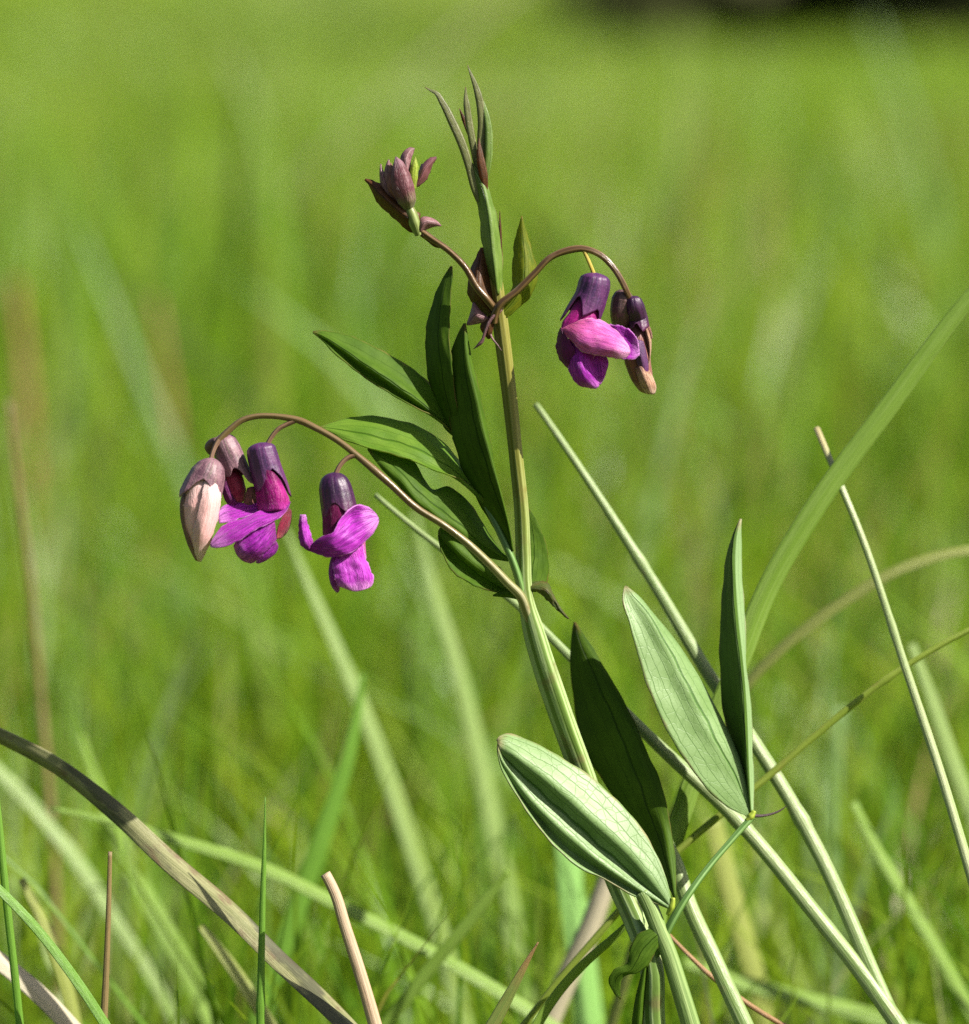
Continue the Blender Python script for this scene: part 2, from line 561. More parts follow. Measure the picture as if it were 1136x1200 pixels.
M['calyx_bronze'] = mat_calyx('calyx_bronze', (0.05, 0.025, 0.03), (0.11, 0.05, 0.05), (0.10, 0.07, 0.035), 0.4)
M['petal'] = mat_petal('petal_magenta', (0.32, 0.008, 0.28), (0.49, 0.03, 0.52), (0.76, 0.32, 0.76), (0.19, 0.005, 0.24), 0.38, vein_amt=0.65)
M['petal_low'] = mat_petal('petal_violet_magenta', (0.30, 0.008, 0.26), (0.45, 0.022, 0.50), (0.70, 0.22, 0.72), (0.15, 0.004, 0.19), 0.40, vein_amt=0.65)
M['petal_light'] = mat_petal('petal_bright_magenta', (0.46, 0.025, 0.40), (0.54, 0.06, 0.57), (0.80, 0.34, 0.79), (0.25, 0.01, 0.29), 0.38, vein_amt=0.65)
M['petal_pink'] = mat_petal('petal_rose_pink', (0.62, 0.10, 0.24), (0.66, 0.13, 0.46), (0.84, 0.44, 0.70), (0.38, 0.04, 0.28), vein_amt=0.55)
M['petal_red'] = mat_petal('petal_crimson', (0.13, 0.003, 0.06), (0.42, 0.010, 0.23), (0.58, 0.05, 0.42), (0.14, 0.002, 0.08), 0.4, 0.45)  # base end darkened: shade below the calyx put into the colour
M['petal_claw'] = mat_petal('petal_wine_red_shaded', (0.06, 0.003, 0.03), (0.17, 0.004, 0.075), (0.30, 0.012, 0.16), (0.07, 0.002, 0.03), 0.25, 0.48)  # dark wine tone paints in the shade on the claw
M['petal_deep'] = mat_petal('petal_wine', (0.09, 0.004, 0.05), (0.16, 0.006, 0.12), (0.30, 0.03, 0.22), (0.05, 0.002, 0.04))
M['petal_maroon'] = mat_petal('petal_maroon', (0.15, 0.008, 0.025), (0.26, 0.014, 0.05), (0.42, 0.10, 0.10), (0.10, 0.004, 0.02), transl=0.25)
M['petal_blush'] = mat_petal('petal_blush', (0.88, 0.68, 0.66), (0.80, 0.48, 0.46), (0.92, 0.70, 0.66), (0.62, 0.30, 0.28), transl=0.25, vein_amt=0.3)
M['petal_cream'] = mat_petal('petal_cream', (0.26, 0.12, 0.08), (0.50, 0.30, 0.20), (0.78, 0.56, 0.44), (0.24, 0.08, 0.06), transl=0.2, vein_amt=0.8)
M['petal_tan'] = mat_petal('petal_tan_brown', (0.13, 0.04, 0.05), (0.22, 0.085, 0.065), (0.38, 0.22, 0.14), (0.07, 0.02, 0.03), transl=0.12)
M['petal_green'] = mat_petal('bud_yellow_green', (0.26, 0.34, 0.03), (0.36, 0.46, 0.05), (0.46, 0.52, 0.10), (0.2, 0.28, 0.02))

# ------------------------------------------------------------------ ground, far wood
def terrain_z(x, y):
    """flat round the plant; a gentle rise far off to the left"""
    t = np.clip((y - 14.0) / 40.0, 0, 1)
    side = 1.0 / (1.0 + np.exp((x / np.maximum(y, 1.0) - 0.015) * 60.0))
    return (t * t * 3.2 + np.clip(y - 54, 0, None) * 0.10) * (0.12 + 0.88 * side) * 0.62


gm = N('meadow_ground')
geo = gm.n('NewGeometry')
n1 = gm.noise(geo.outputs['Position'], 1.3, 5)
n2 = gm.noise(geo.outputs['Position'], 60.0, 4)
gc = gm.mix(gm.step(n1, 0.35, 0.65), (0.11, 0.17, 0.014), (0.18, 0.22, 0.03))
gc = gm.mix(gm.math('MULTIPLY', n2, 0.6), gc, (0.055, 0.065, 0.014))
gmat = gm.finish(gc, 0.9, 0.0, None, n2, 0.02, 0.1)
ys = np.concatenate([np.linspace(-3, 3, 25), np.linspace(3.5, 20, 34), np.linspace(21, 220, 90)])
xr = np.linspace(-1, 1, 61)
V, F, U = [], [], []
for i, y in enumerate(ys):
    hw = 4 + max(y, 0) * 0.9
    for j, a in enumerate(xr):
        x = a * hw
        z = float(terrain_z(x, y)) - 0.004
        z += 0.006 * math.sin(3.1 * x + 1.7 * y) * math.sin(2.3 * y - x) if y < 6 else 0
        V.append((x, y, z))
        U.append((x, y))
nx = len(xr)
for i in range(len(ys) - 1):
    for j in range(nx - 1):
        a = i * nx + j
        F.append((a, a + 1, a + nx + 1, a + nx))
g = mk('ground', (V, F, U), gmat, origin=np.zeros(3))
g['kind'] = 'structure'
g['label'] = 'green meadow ground running back to the dark wood'

# ------------------------------------------------------------------ meadow grass (uncountable): one mass of real blades
grass_m = N('meadow_grass')
uv, u, v = grass_m.uv()
gcol = grass_m.ramp(u, [(0.0, (0.045, 0.115, 0.004)), (0.18, (0.10, 0.235, 0.012)), (0.34, (0.17, 0.31, 0.018)), (0.50, (0.25, 0.36, 0.022)),
                        (0.66, (0.13, 0.28, 0.045)), (0.80, (0.32, 0.38, 0.075)), (0.88, (0.28, 0.39, 0.18)), (0.94, (0.38, 0.31, 0.13)), (1.0, (0.28, 0.16, 0.07))])
gmat2 = grass_m.finish(gcol, 0.38, 0.48, grass_m.mix(0.45, gcol, (0.335, 0.44, 0.012)), None, spec=0.35)


def vnoise(x, y, seed):
    g = np.random.default_rng(seed).uniform(0, 1, (64, 64))
    xi, yi = np.floor(x).astype(int), np.floor(y).astype(int)
    fx, fy = x - xi, y - yi
    fx, fy = fx * fx * (3 - 2 * fx), fy * fy * (3 - 2 * fy)
    a, b = g[xi % 64, yi % 64], g[(xi + 1) % 64, yi % 64]
    c, d = g[xi % 64, (yi + 1) % 64], g[(xi + 1) % 64, (yi + 1) % 64]
    return (a * (1 - fx) + b * fx) * (1 - fy) + (c * (1 - fx) + d * fx) * fy


def grass(n, y0, y1, hmin, hmax, wmin, wmax, side=0.17, pad=0.30, power=1.0, keep=None, shift=0.0, hue=(0, 1)):
    y = (rng.uniform(y0**power, y1**power, n)) ** (1 / power)
    x = rng.uniform(-1, 1, n) * (pad + side * y)
    # clumping
    ly = np.log(np.maximum(y, 0.3) + 0.2)
    sx = x / (0.25 + 0.25 * np.maximum(y, 0.0))
    cl = 0.6 * vnoise(sx * 9, ly * 9, 3) + 0.4 * vnoise(sx * 21, ly * 22, 4)
    hgt = (hmin + (hmax - hmin) * rng.beta(2.2, 2.0, n)) * (0.62 + 0.66 * cl)
    k = rng.uniform(0, 1, n) < np.clip(1.9 * cl - 0.05, 0.12, 1)
    x, y, hgt, cl, ly, sx = x[k], y[k], hgt[k], cl[k], ly[k], sx[k]
    n = len(x)
    w = rng.uniform(wmin, wmax, n)
    az = rng.uniform(0, 2 * math.pi, n)
    lean = np.abs(rng.normal(0.0, 0.40, n)) * hgt
    face = rng.uniform(0, 2 * math.pi, n)
    big = 0.6 * vnoise(sx * 5 + 7, ly * 6, 8) + 0.4 * vnoise(sx * 13, ly * 12 + 5, 9)
    h_ = np.clip(rng.beta(1.6, 1.9, n) * 0.9 + 0.46 * (big - .5) * 2, 0.0, 0.87)
    h_ = np.where(h_ > 0.8, h_, h_ * hue[1] + hue[0])
    dead = rng.uniform(0, 1, n) < np.clip(0.02 + 0.55 * (vnoise(sx * 8 + 3, ly * 7 + 9, 12) - 0.45), 0.02, 0.3)
    h_ = np.where(dead, rng.uniform(0.86, 1.0, n), h_)
    t = np.array([0, .3, .58, .82, 1.0])
    prof = np.array([0.8, 1.0, 0.85, 0.5, 0.03])
    zg = terrain_z(x, y)
    cx = x[:, None] + np.cos(az)[:, None] * lean[:, None] * t**2.1
    cy = y[:, None] + np.sin(az)[:, None] * lean[:, None] * t**2.1
    cz = zg[:, None] + hgt[:, None] * (t - 0.16 * (lean / np.maximum(hgt, 1e-6))[:, None] * t**3)
    tw = face[:, None] + rng.uniform(-.9, .9, n)[:, None] * t
    ox = np.cos(tw) * w[:, None] * prof / 2
    oy = np.sin(tw) * w[:, None] * prof / 2
    A = np.stack([cx - ox, cy - oy, cz], -1)
    B = np.stack([cx + ox, cy + oy, cz], -1)
    vv = np.stack([A, B], 2).reshape(n, 10, 3)
    uvv = np.stack([np.repeat(h_[:, None], 10, 1), np.repeat(np.repeat(t, 2)[None], n, 0)], -1)
    return vv, uvv


def bottom_edge(y):          # height of the lower edge of the picture at distance y
    return H - math.tan(PITCH + math.atan(600 / FPX)) * y


rowv = []
rowv.append(grass(9000, -0.25, 0.70, 0.035, 0.085, 0.0012, 0.0028, 0.0, 0.55))
rowv.append(grass(9638, 0.72, 1.05, 0.05, 0.145, 0.001, 0.0026, 0.32, 0.32, hue=(0, .72)))
rowv.append(grass(130, 0.645, 0.70, 0.09, 0.145, 0.0006, 0.0014, 0.0, 0.12))
rowv.append(grass(800, 0.70, 0.9, 0.09, 0.165, 0.0008, 0.002, 0.32, 0.22))
rowv.append(grass(18377, 0.95, 1.7, 0.08, 0.175, 0.0014, 0.0034, 0.32, 0.37, hue=(0, .70)))
rowv.append(grass(34971, 1.6, 3.5, 0.09, 0.19, 0.002, 0.0042, 0.32, 0.47, hue=(.04, .88)))
rowv.append(grass(35252, 3.3, 9, 0.09, 0.18, 0.004, 0.008, 0.32, 0.72, 1.4, hue=(.16, .78)))
rowv.append(grass(41719, 8.5, 30, 0.09, 0.155, 0.012, 0.025, 0.32, 1.12, 1.6, hue=(.34, .55)))
rowv.append(grass(20792, 28, 90, 0.2, 0.32, 0.04, 0.1, 0.32, 2.12, 1.6, hue=(.36, .52)))
rowv.append(grass(774, 0.85, 1.25, 0.08, 0.15, 0.0035, 0.006, 0.32, 0.27))
rowv.append(grass(1593, 1.2, 2.4, 0.13, 0.22, 0.005, 0.009, 0.32, 0.32))
VV = np.concatenate([a for a, b in rowv])
UU = np.concatenate([b for a, b in rowv])
n = len(VV)
me = bpy.data.meshes.new('meadow_grass')
me.vertices.add(n * 10)
me.vertices.foreach_set('co', VV.reshape(-1).astype(np.float32))
quad = np.array([[0, 1, 3, 2], [2, 3, 5, 4], [4, 5, 7, 6], [6, 7, 9, 8]])
idx = (np.arange(n)[:, None, None] * 10 + quad[None]).reshape(-1)
me.loops.add(len(idx))
me.loops.foreach_set('vertex_index', idx.astype(np.int32))
npoly = n * 4
me.polygons.add(npoly)
me.polygons.foreach_set('loop_start', (np.arange(npoly) * 4).astype(np.int32))
me.polygons.foreach_set('loop_total', np.full(npoly, 4, dtype=np.int32))
me.polygons.foreach_set('use_smooth', np.ones(npoly, dtype=bool))
me.update(calc_edges=True)
ul = me.uv_layers.new(name='UVMap')
ul.data.foreach_set('uv', UU.reshape(-1, 2)[idx].astype(np.float32).ravel())
me.materials.append(gmat2)
o = bpy.data.objects.new('meadow_grass', me)
col.objects.link(o)
o['kind'] = 'stuff'
o['label'] = 'soft green meadow grass filling the field behind the plant'
o['category'] = 'grass'

# far wood on the right: trunks and leaf clumps, reads as one dark mass
wm = N('wood_foliage')
geo = wm.n('NewGeometry')
wc = wm.mix(wm.noise(geo.outputs['Position'], 0.9, 3), (0.035, 0.042, 0.014), (0.085, 0.090, 0.035))
wmat = wm.finish(wc, 0.85, 0.1, None, None, spec=0.1)
V, F, U = [], [], []
wr = np.random.default_rng(5)
for k in range(46):
    tx = -4 + k * 0.62 + wr.uniform(-.3, .3)
    if tx > 0.4:
        tx = 0.55 + (tx - 0.4) * 0.42
        ty = 14.2 + wr.uniform(0, 3)
    else:
        tx, ty = tx * 3.2, 62 + wr.uniform(0, 14)
    tz = float(terrain_z(tx, ty))
    hh = wr.uniform(5.5, 9.0) if ty > 40 else wr.uniform(1.8, 3.0)
    b = len(V)
    for s in range(7):                      # trunk
        for i in range(2):
            a = s / 7 * 2 * math.pi
            r = 0.14 * (1 - .7 * i)
            V.append((tx + r * math.cos(a), ty + r * math.sin(a), tz - .05 + hh * .8 * i))
            U.append((0, i))
    for s in range(7):
        a0, a1 = b + s * 2, b + ((s + 1) % 7) * 2
        F.append((a0, a1, a1 + 1, a0 + 1))
    for q in range(420):                    # leaf sprays
        t = wr.uniform(0.0, 1) ** 0.9
        rad = (0.5 + 1.5 * math.sin(math.pi * min(1, 0.12 + t * .88)) ** 0.8) * (1 if ty > 40 else .32) * math.sqrt(wr.uniform(0.1, 1))
        a = wr.uniform(0, 6.28)
        c = np.array([tx + rad * math.cos(a), ty + rad * math.sin(a), tz + 0.1 + t * hh])
        d1 = wr.normal(size=3)
        d1 /= np.linalg.norm(d1)
        d2 = np.cross(d1, wr.normal(size=3))
        d2 /= np.linalg.norm(d2)
        sz = wr.uniform(.14, .34) * (1 if ty > 40 else .5)
        b = len(V)
        for e in (d1 * sz, d2 * sz * .5, -d1 * sz, -d2 * sz * .5):
            V.append(tuple(c + e))
            U.append((1, t))
        F.append((b, b + 1, b + 2, b + 3))
w = mk('wood', (V, F, U), wmat, origin=np.array([4.0, 28.0, 0]))
w['kind'] = 'stuff'
w['label'] = 'dark far wood along the upper right edge of the meadow'
w['category'] = 'wood'

# ------------------------------------------------------------------ the flowering plant
base = P((838, 1985, 20))
base[2] = 0.0
plant = thing('flowering_plant', 'vetchling with magenta and purple pea flowers and lance leaflets, sharp in the middle', 'plant', base)


def winged(k=0.24, n=3, ph=0.4):
    return lambda a: 1 + k * math.cos(n * a + ph) + 0.09 * math.cos(9 * a + 1.0)


stem_path = [(838, 1990, 20), (800, 1600, 18), (776, 1300, 14), (766, 1190, 12), (764, 1130, 12), (748, 1085, 30), (724, 1030, 52), (690, 925, 50),
             (655, 828, 24), (628, 745, 8), (616, 695, 2), (614, 650, 2), (612, 600, 2), (606, 540, 2), (598, 465, 2), (590, 400, 2), (585, 360, 4), (580, 320, 6), (575, 285, 6)]
mk('stem', tube(stem_path, [(0, 15), (.45, 13), (.52, 12), (.6, 12.5), (.7, 12.5), (.735, 11.5), (.755, 8.2), (.86, 7.2), (.93, 8.2), (.97, 8), (1, 5)], n=150, seg=30, prof=winged(0.2, 3, 0.9)), M['stem'], plant)

# ---- lower leaf: rachis, four leaflets, bristle
lf = sub('leaf', P((772, 1112, 8)), plant)
mk('rachis', tube([(766, 1122, 10), (776, 1103, 6), (786, 1083, 2), (802, 1056, 4), (830, 1017, 22), (858, 984, 40), (882, 957, 53)], [5.5, 5, 4.4, 4, 3.6, 3.6, 4], n=40, seg=12), M['rachis'], lf)
mk('node', [capped(tube([(782, 1072, -2), (787, 1062, -4), (789, 1052, -5)], [2, 4.4, 2.4], n=12, seg=12))], M['gland'], lf)
mk('node', [capped(tube([(874, 962, 49), (880, 957, 50), (884, 950, 50)], [2, 4.4, 2.4], n=12, seg=12))], M['gland'], lf)
mk('bristle', tube([(884, 956, 52), (893, 956, 52), (904, 954, 53), (915, 949.5, 54), (922, 944, 55)], [2.2, 1.6, 1.4, 1.1, .3], n=20, seg=8), M['bristle'], lf)

# leaflet with the long shaded trough, lower left
mk('leaflet', loft([
    [(787, 1060, -4), (771, 1004, 6), (757, 979, 10), (736, 951, 14), (711, 926.5, 16), (683, 903.6, 17), (651.5, 884, 17), (616, 866.6, 15), (592, 860, 10), (584, 864, 4), (582, 867, 0)],
    [(787, 1061, -5), (768, 1016, 0), (741, 982, 2), (708, 948, 4), (668, 913, 5), (630, 888, 4), (602, 872, 3), (589, 867, 1), (583, 869, -1)],
    [(786.5, 1062, -6), (766, 1034, -6), (741, 1005, -7), (701, 968, -8), (655, 926, -8), (620, 898, -6), (600, 883, -5), (589, 876, -2), (583, 871, -2)],
    [(786, 1063, -6), (755, 1037, -1), (716, 1003, 3), (676, 966, 4), (638, 932, 4), (612, 908, 3), (597, 893, 3), (588, 883, 0), (583, 873, -2)],
    [(785, 1064, -6), (752, 1044, -6), (711, 1016, -7), (672, 985, -7), (636, 952, -6), (612, 925, -3), (598, 905, -1), (588, 890, -2), (583, 875, -2)],
    [(785, 1064.5, -6), (749, 1047, 0), (706, 1022, 5), (667, 996, 6), (632, 960, 6), (609, 931, 4), (596, 910, 2), (587, 893, 0), (583, 876, -2)],
    [(784, 1065, -6), (768, 1058.5, -5), (743, 1050, -4), (711, 1032, -4), (676, 1014.5, -5), (648, 990, -6), (623, 958, -6), (602, 926.5, -5), (586, 895, -3), (583, 878, -2)],
], 60, 42, wob=0.5, seed=1), M['leaf_pale'], lf, thick=1.6)
# dark leaflet behind it, leaning back
mk('leaflet', loft([
    [(790, 1052, 4), (757, 990, 62), (725, 942, 82), (700, 905, 92), (682, 873, 98), (673, 821, 106), (669, 775, 110), (670, 748, 112), (673, 729, 112)],
    [(790.5, 1052, 3), (768, 988, 50), (742, 930, 66), (717, 870, 78), (698, 822, 90), (685, 782, 98), (677, 755, 104), (673.5, 729, 111)],
    [(791, 1052, 2), (780, 985, 40), (763, 925, 56), (742, 868, 68), (720, 820, 82), (702, 784, 92), (686, 757, 100), (674, 729, 110)],
    [(792, 1052, 2), (791, 1004, 34), (785, 962, 48), (775, 919, 56), (757, 877, 68), (736, 831, 80), (711, 785.6, 92), (690, 752, 102), (675, 729, 110)],
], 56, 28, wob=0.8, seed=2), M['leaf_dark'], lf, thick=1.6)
# lit leaflet of the upper pair
mk('leaflet', loft([
    [(879, 957, 53), (855.8, 947.6, 44), (827.6, 923, 34), (803, 891, 28), (782, 856, 26), (762.5, 813.8, 26), (748, 768, 30), (736, 725.8, 36), (729.7, 701, 44), (732, 687, 50)],
    [(879.5, 957, 53), (858, 928, 46), (836, 897, 41), (814, 862, 38), (794, 822, 37), (776, 782, 38), (757, 740, 41), (738, 705, 46), (732.5, 687, 50)],
    [(880, 957, 53), (862, 912, 50), (843, 874, 45), (823, 836, 42), (801, 794, 41), (779, 752, 43), (757, 716, 46), (741, 698, 49), (733, 687, 50)],
    [(880, 956, 53), (871, 905, 56), (857, 868, 60), (838, 830, 63), (815, 788, 64), (789, 748, 62), (766, 720, 58), (746, 697, 54), (733, 687, 51)],
    [(880.5, 956, 53), (878.7, 940, 58), (873, 923, 62), (863, 884, 68), (845, 845.5, 73), (824, 806.8, 75), (799.4, 768, 73), (771, 729, 66), (746.6, 697.6, 58), (734, 687, 52)],
], 60, 34, wob=0.7, seed=3), M['leaf_pale'], lf, thick=1.6)
# folded leaflet: shaded face and a lit edge
mk('leaflet', loft([
    [(879, 955, 54), (870, 919.4, 66), (859, 877, 72), (847, 831, 74), (844.5, 785.6, 74), (844, 761.5, 73), (848, 685, 70), (857.5, 631, 64), (868, 608, 60)],
    [(879.5, 955, 53), (873, 900, 58), (864, 840, 60), (857, 785, 60), (854, 730, 59), (854, 685, 58), (859, 635, 58), (868, 608, 59)],
    [(880, 955, 52), (878.5, 938, 50), (875, 891, 46), (871.6, 828, 44), (866, 768, 44), (861, 725.8, 45), (858.5, 680, 48), (858, 646.5, 50), (862, 622, 54), (868, 608, 58)],
    [(881, 955, 53), (880, 938, 56), (878.5, 891, 58), (876, 828, 59), (871, 768, 58), (867, 723, 58), (864, 680, 56), (864, 644, 55), (866, 620, 56), (868.5, 608, 58)],
    [(882.5, 955, 54), (883, 938, 62), (882.5, 891, 68), (879.7, 828, 70), (874.5, 780, 70), (872.8, 723, 68), (870, 680, 65), (868.5, 644, 62), (868.5, 620, 60), (869, 608, 58)],
], 54, 32, wob=0.4, seed=4), M['leaf_folded'], lf, thick=1.5)

# ---- stipule at the lowest node
st = mk('stipule', loft([
    [(769, 1088, -4), (752, 1092, -6), (738, 1112, -8), (735, 1130, -9), (722, 1134, -9), (714, 1146, -8), (717, 1160, -7), (727, 1171, -6)],
    [(772, 1095, -6), (757, 1108, -11), (747, 1124, -13), (738, 1138, -13), (728, 1141, -12), (722, 1148, -10), (722, 1160, -8), (727.5, 1171, -6)],
    [(774, 1104, -4), (766, 1120, -8), (757, 1134, -10), (744, 1141, -11), (735, 1142, -10), (728, 1151, -9), (727, 1162, -7), (728, 1171, -6)],
], 26, 12, wob=.4, seed=5), M['leaf_mid'], plant, thick=1.4)
mk('stipule', loft([
    [(757, 1128, 6), (750, 1150, 6), (744, 1176, 6), (741, 1200, 8), (742, 1240, 10)],
    [(757, 1128, 0), (753, 1152, -2), (750, 1178, -2), (748, 1202, 0), (745, 1240, 8)],
    [(758, 1128, 2), (757, 1152, 4), (755, 1178, 6), (753, 1202, 6), (748, 1240, 10)],
], 20, 8, seed=6), M['leaf_mid'], plant, thick=1.4)

# ---- middle leaf
lf = sub('leaf', P((613, 690, 0)), plant)
mk('rachis', tube([(612, 694, -2), (606, 672, -8), (598, 650, -10), (585, 622, -2), (568, 588, 8), (548, 548, 16), (532, 512, 22)], [5, 4.6, 4.4, 4, 3.4, 3, 2.6], n=40, seg=12), M['rachis'], lf)
# upper left leaflet
mk('leaflet', loft([
    [(532, 508, 22), (522, 484, 26), (514.5, 467, 30), (497, 442.5, 32), (465.5, 421.5, 32), (430.5, 402, 30), (395.5, 390, 26), (375, 387.5, 22), (367, 388.5, 20)],
    [(532, 508, 22), (514, 482, 22), (494, 461, 20), (465, 440, 18), (434, 421, 16), (405, 405, 17), (385, 394, 18), (367, 389, 19)],
    [(532, 508, 21), (511, 486, 14), (488, 468, 8), (458, 447, 5), (428, 427, 5), (402, 409, 9), (382, 396, 14), (367, 389, 19)],
    [(532, 508, 21), (508, 489, 18), (482, 473, 16), (450, 451.5, 14), (421, 431.5, 14), (398, 413, 15), (382, 399, 17), (367, 389.5, 19)],
    [(531, 508, 21), (516, 493, 13), (489, 478.5, 9), (447, 455, 8), (412, 430.5, 8), (392, 414, 11), (380, 401, 15), (367, 390, 18)],
], 44, 26, wob=.7, seed=7), M['leaf_mid'], lf, thick=1.5)
# narrow upright leaflet
mk('leaflet', loft([
    [(533, 512, 22), (525, 505.5, 26), (511, 470.5, 30), (502, 439, 30), (499, 404, 28), (504, 365.5, 24), (515, 335, 20), (528, 312, 18)],
    [(534, 511, 18), (530, 490, 12), (523, 460, 8), (517, 425, 6), (514, 395, 8), (517, 360, 10), (522, 335, 14), (529, 312, 18)],
    [(535, 510, 16), (536, 490, 6), (533, 455, 0), (529, 420, 0), (527, 390, 2), (528, 357, 6), (530, 333, 10), (530, 312, 16)],
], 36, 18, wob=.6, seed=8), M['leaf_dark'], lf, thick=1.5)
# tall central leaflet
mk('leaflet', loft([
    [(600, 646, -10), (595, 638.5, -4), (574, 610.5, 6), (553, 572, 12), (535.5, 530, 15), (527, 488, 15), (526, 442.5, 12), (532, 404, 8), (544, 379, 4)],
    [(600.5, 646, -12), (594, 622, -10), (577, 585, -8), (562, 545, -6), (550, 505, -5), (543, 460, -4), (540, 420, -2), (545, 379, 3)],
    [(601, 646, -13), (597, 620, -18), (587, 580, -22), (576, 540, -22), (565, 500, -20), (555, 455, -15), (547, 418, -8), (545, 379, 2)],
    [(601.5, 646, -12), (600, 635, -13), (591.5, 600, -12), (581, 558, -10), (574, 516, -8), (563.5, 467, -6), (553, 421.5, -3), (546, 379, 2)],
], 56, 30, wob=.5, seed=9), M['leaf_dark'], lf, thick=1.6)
# leaflet lit through, below the upper one
mk('leaflet', loft([
    [(580, 604, 10), (541, 545, 30), (525, 523, 34), (500.5, 505.5, 36), (469, 493, 35), (441, 488, 32), (402.5, 491.5, 26), (384, 497, 20), (373, 501, 16)],
    [(579, 605, 8), (541, 552, 16), (508, 526, 17), (474, 511, 17), (440, 502, 17), (406, 499, 17), (386, 500, 16), (373, 501, 15)],
    [(578, 606, 8), (535, 561, 4), (500, 541, 2), (468, 528, 2), (434, 520, 4), (404, 511, 8), (385, 504, 12), (373, 501.5, 15)],
    [(577, 607, 8), (541, 562, -2), (514.5, 553, -5), (490, 543, -5), (460, 532, -3), (434, 526, 0), (402.5, 515, 6), (385, 506, 12), (373, 502, 15)],
], 48, 24, wob=1.3, seed=10), M['leaf_bright'], lf, thick=1.5)
# twisted leaflet running along the flower stalk
mk('leaflet', loft([
    [(598, 655, -6), (577.5, 632, 12), (560, 604, 18), (542.5, 581, 22), (525, 570.5, 22), (506, 574, 16), (497, 561.5, 14), (488, 543, 16), (465.5, 528, 15), (447, 525, 12), (431, 525, 8)],
    [(597, 656, -6), (568, 635, 2), (547, 612, 4), (527, 594, 5), (510, 584, 4), (496, 573, 2), (481, 556, 4), (464, 541, 6), (447, 531, 8), (431, 526, 7)],
    [(596, 657, -6), (563, 642, 4), (539, 624, -6), (517, 607, -8), (501, 594, -8), (485, 580, -8), (470, 563, -5), (455, 548, -1), (443, 537, 3), (431, 527, 6)],
    [(595, 658, -6), (560, 648, 8), (533, 630, 4), (512, 612, 2), (495, 598, 0), (478, 582, -2), (462, 564, -2), (448, 550, 0), (440, 540, 3), (431, 527.5, 6)],
], 52, 24, wob=1.2, seed=11), M['leaf_mid'], lf, thick=1.5)
# broad leaflet hanging under the stalk
mk('leaflet', loft([
    [(604, 694, -4), (591.5, 672, 8), (566, 650, 10), (546, 633, 10), (530, 622, 10), (518, 617, 11), (514, 622, 12)],
    [(603, 695, -4), (578, 678, 2), (558, 662, -2), (541, 648, -4), (528, 637, -1), (520, 629, 6), (514, 624, 12)],
    [(602, 696, -4), (572, 685, 8), (552, 674, 6), (537, 661, 6), (525, 647, 8), (518, 636, 10), (514, 626, 12)],
    [(602, 697, -4), (567, 690, 0), (546, 681, -4), (528.5, 667, -4), (518, 646, 2), (514.5, 633, 8), (513.5, 627, 12)],
], 36, 22, wob=.8, seed=12), M['leaf_mid'], lf, thick=1.5)
# reddish leaflet behind the stem with its tip curled down
mk('leaflet', loft([
    [(616, 692, 4), (617, 660, 14), (617, 630, 18), (618, 598, 20)],
    [(618, 692, 6), (625, 660, 18), (625, 630, 20), (619, 597, 20)],
    [(620, 692, 8), (640, 684, 26), (643, 664, 28), (636, 625, 24), (620, 596, 20)],
], 26, 12, wob=.6, seed=13), M['leaf_dark'], lf, thick=1.5)
mk('stipule', loft([
    [(619, 687, 4), (630, 681, 8), (641, 683, 9), (650, 700, 6), (660, 716, 2), (667, 725, 0)],
    [(618, 690, 2), (630, 688, 1), (640, 692, 0), (650, 705, 1), (659, 717, 0), (667, 725, 0)],
    [(617, 696, 2), (628, 693, 4), (636, 698, 4), (647, 709, 3), (658, 719, 2), (666, 725.5, 0)],
], 24, 10, wob=1.0, seed=14), M['leaf_stipule'], plant, thick=1.2)
mk('stipule', loft([
    [(612, 692, -6), (606, 690, -8), (596, 690, -8), (586, 694, -6), (578, 697, -4)],
    [(613, 698, -8), (606, 697, -12), (596, 696, -12), (586, 697, -8), (578, 698, -4)],
    [(614, 704, -6), (606, 702, -8), (596, 700, -8), (586, 699, -6), (578, 698.5, -4)],
], 20, 8, seed=15), M['leaf_mid'], plant, thick=1.4)

# ---- upper node: stipules, young shoot
mk('stipule', loft([
    [(580, 372, 2), (583, 366, 6), (599, 341, 12), (601, 307, 14), (604.4, 278, 14), (608, 265, 12), (611.5, 253, 10)],
    [(582, 374, -2), (594, 362, -2), (612, 336, 0), (615, 307, 4), (613, 280, 8), (612, 266, 9), (611.7, 253, 10)],
    [(584, 376, 0), (597, 370, 4), (611, 358, 10), (625, 342, 14), (630, 326, 14), (627, 307, 13), (619, 278, 12), (615, 265, 11), (612, 253, 10)],
], 36, 20, wob=.5, seed=16), M['leaf_yellow'], plant, thick=1.3)
mk('stipule', loft([
    [(582, 374, -4), (573, 371, 4), (561, 362, 8), (551, 351, 10), (548.5, 335, 10), (554, 311, 10), (559, 299, 10), (564, 290, 9)],
    [(582, 372, -6), (573, 362, -6), (564, 348, -8), (560, 332, -7), (561, 315, -2), (563, 303, 4), (565, 290, 8)],
    [(583, 370, -4), (582, 358, 2), (578, 340, 4), (575, 325, 6), (573, 312, 7), (570, 300, 8), (566, 290, 8)],
], 32, 18, wob=.5, seed=17), M['leaf_brown'], plant, thick=1.3)
mk('stipule', loft([
    [(572, 372, -2), (563, 364, -4), (555, 354, 0), (553, 362, 2), (550, 372, 2), (547, 380, 2)],
    [(573, 373, -6), (564, 371, -9), (557, 369, -8), (554, 373, -5), (551, 377, -2), (547.5, 380.5, 2)],
    [(574, 374, -4), (568, 377, -6), (562, 379, -5), (557, 380, -3), (552, 381, -1), (548, 381, 2)],
], 20, 12, seed=18), M['leaf_pink'], plant, thick=1.3)
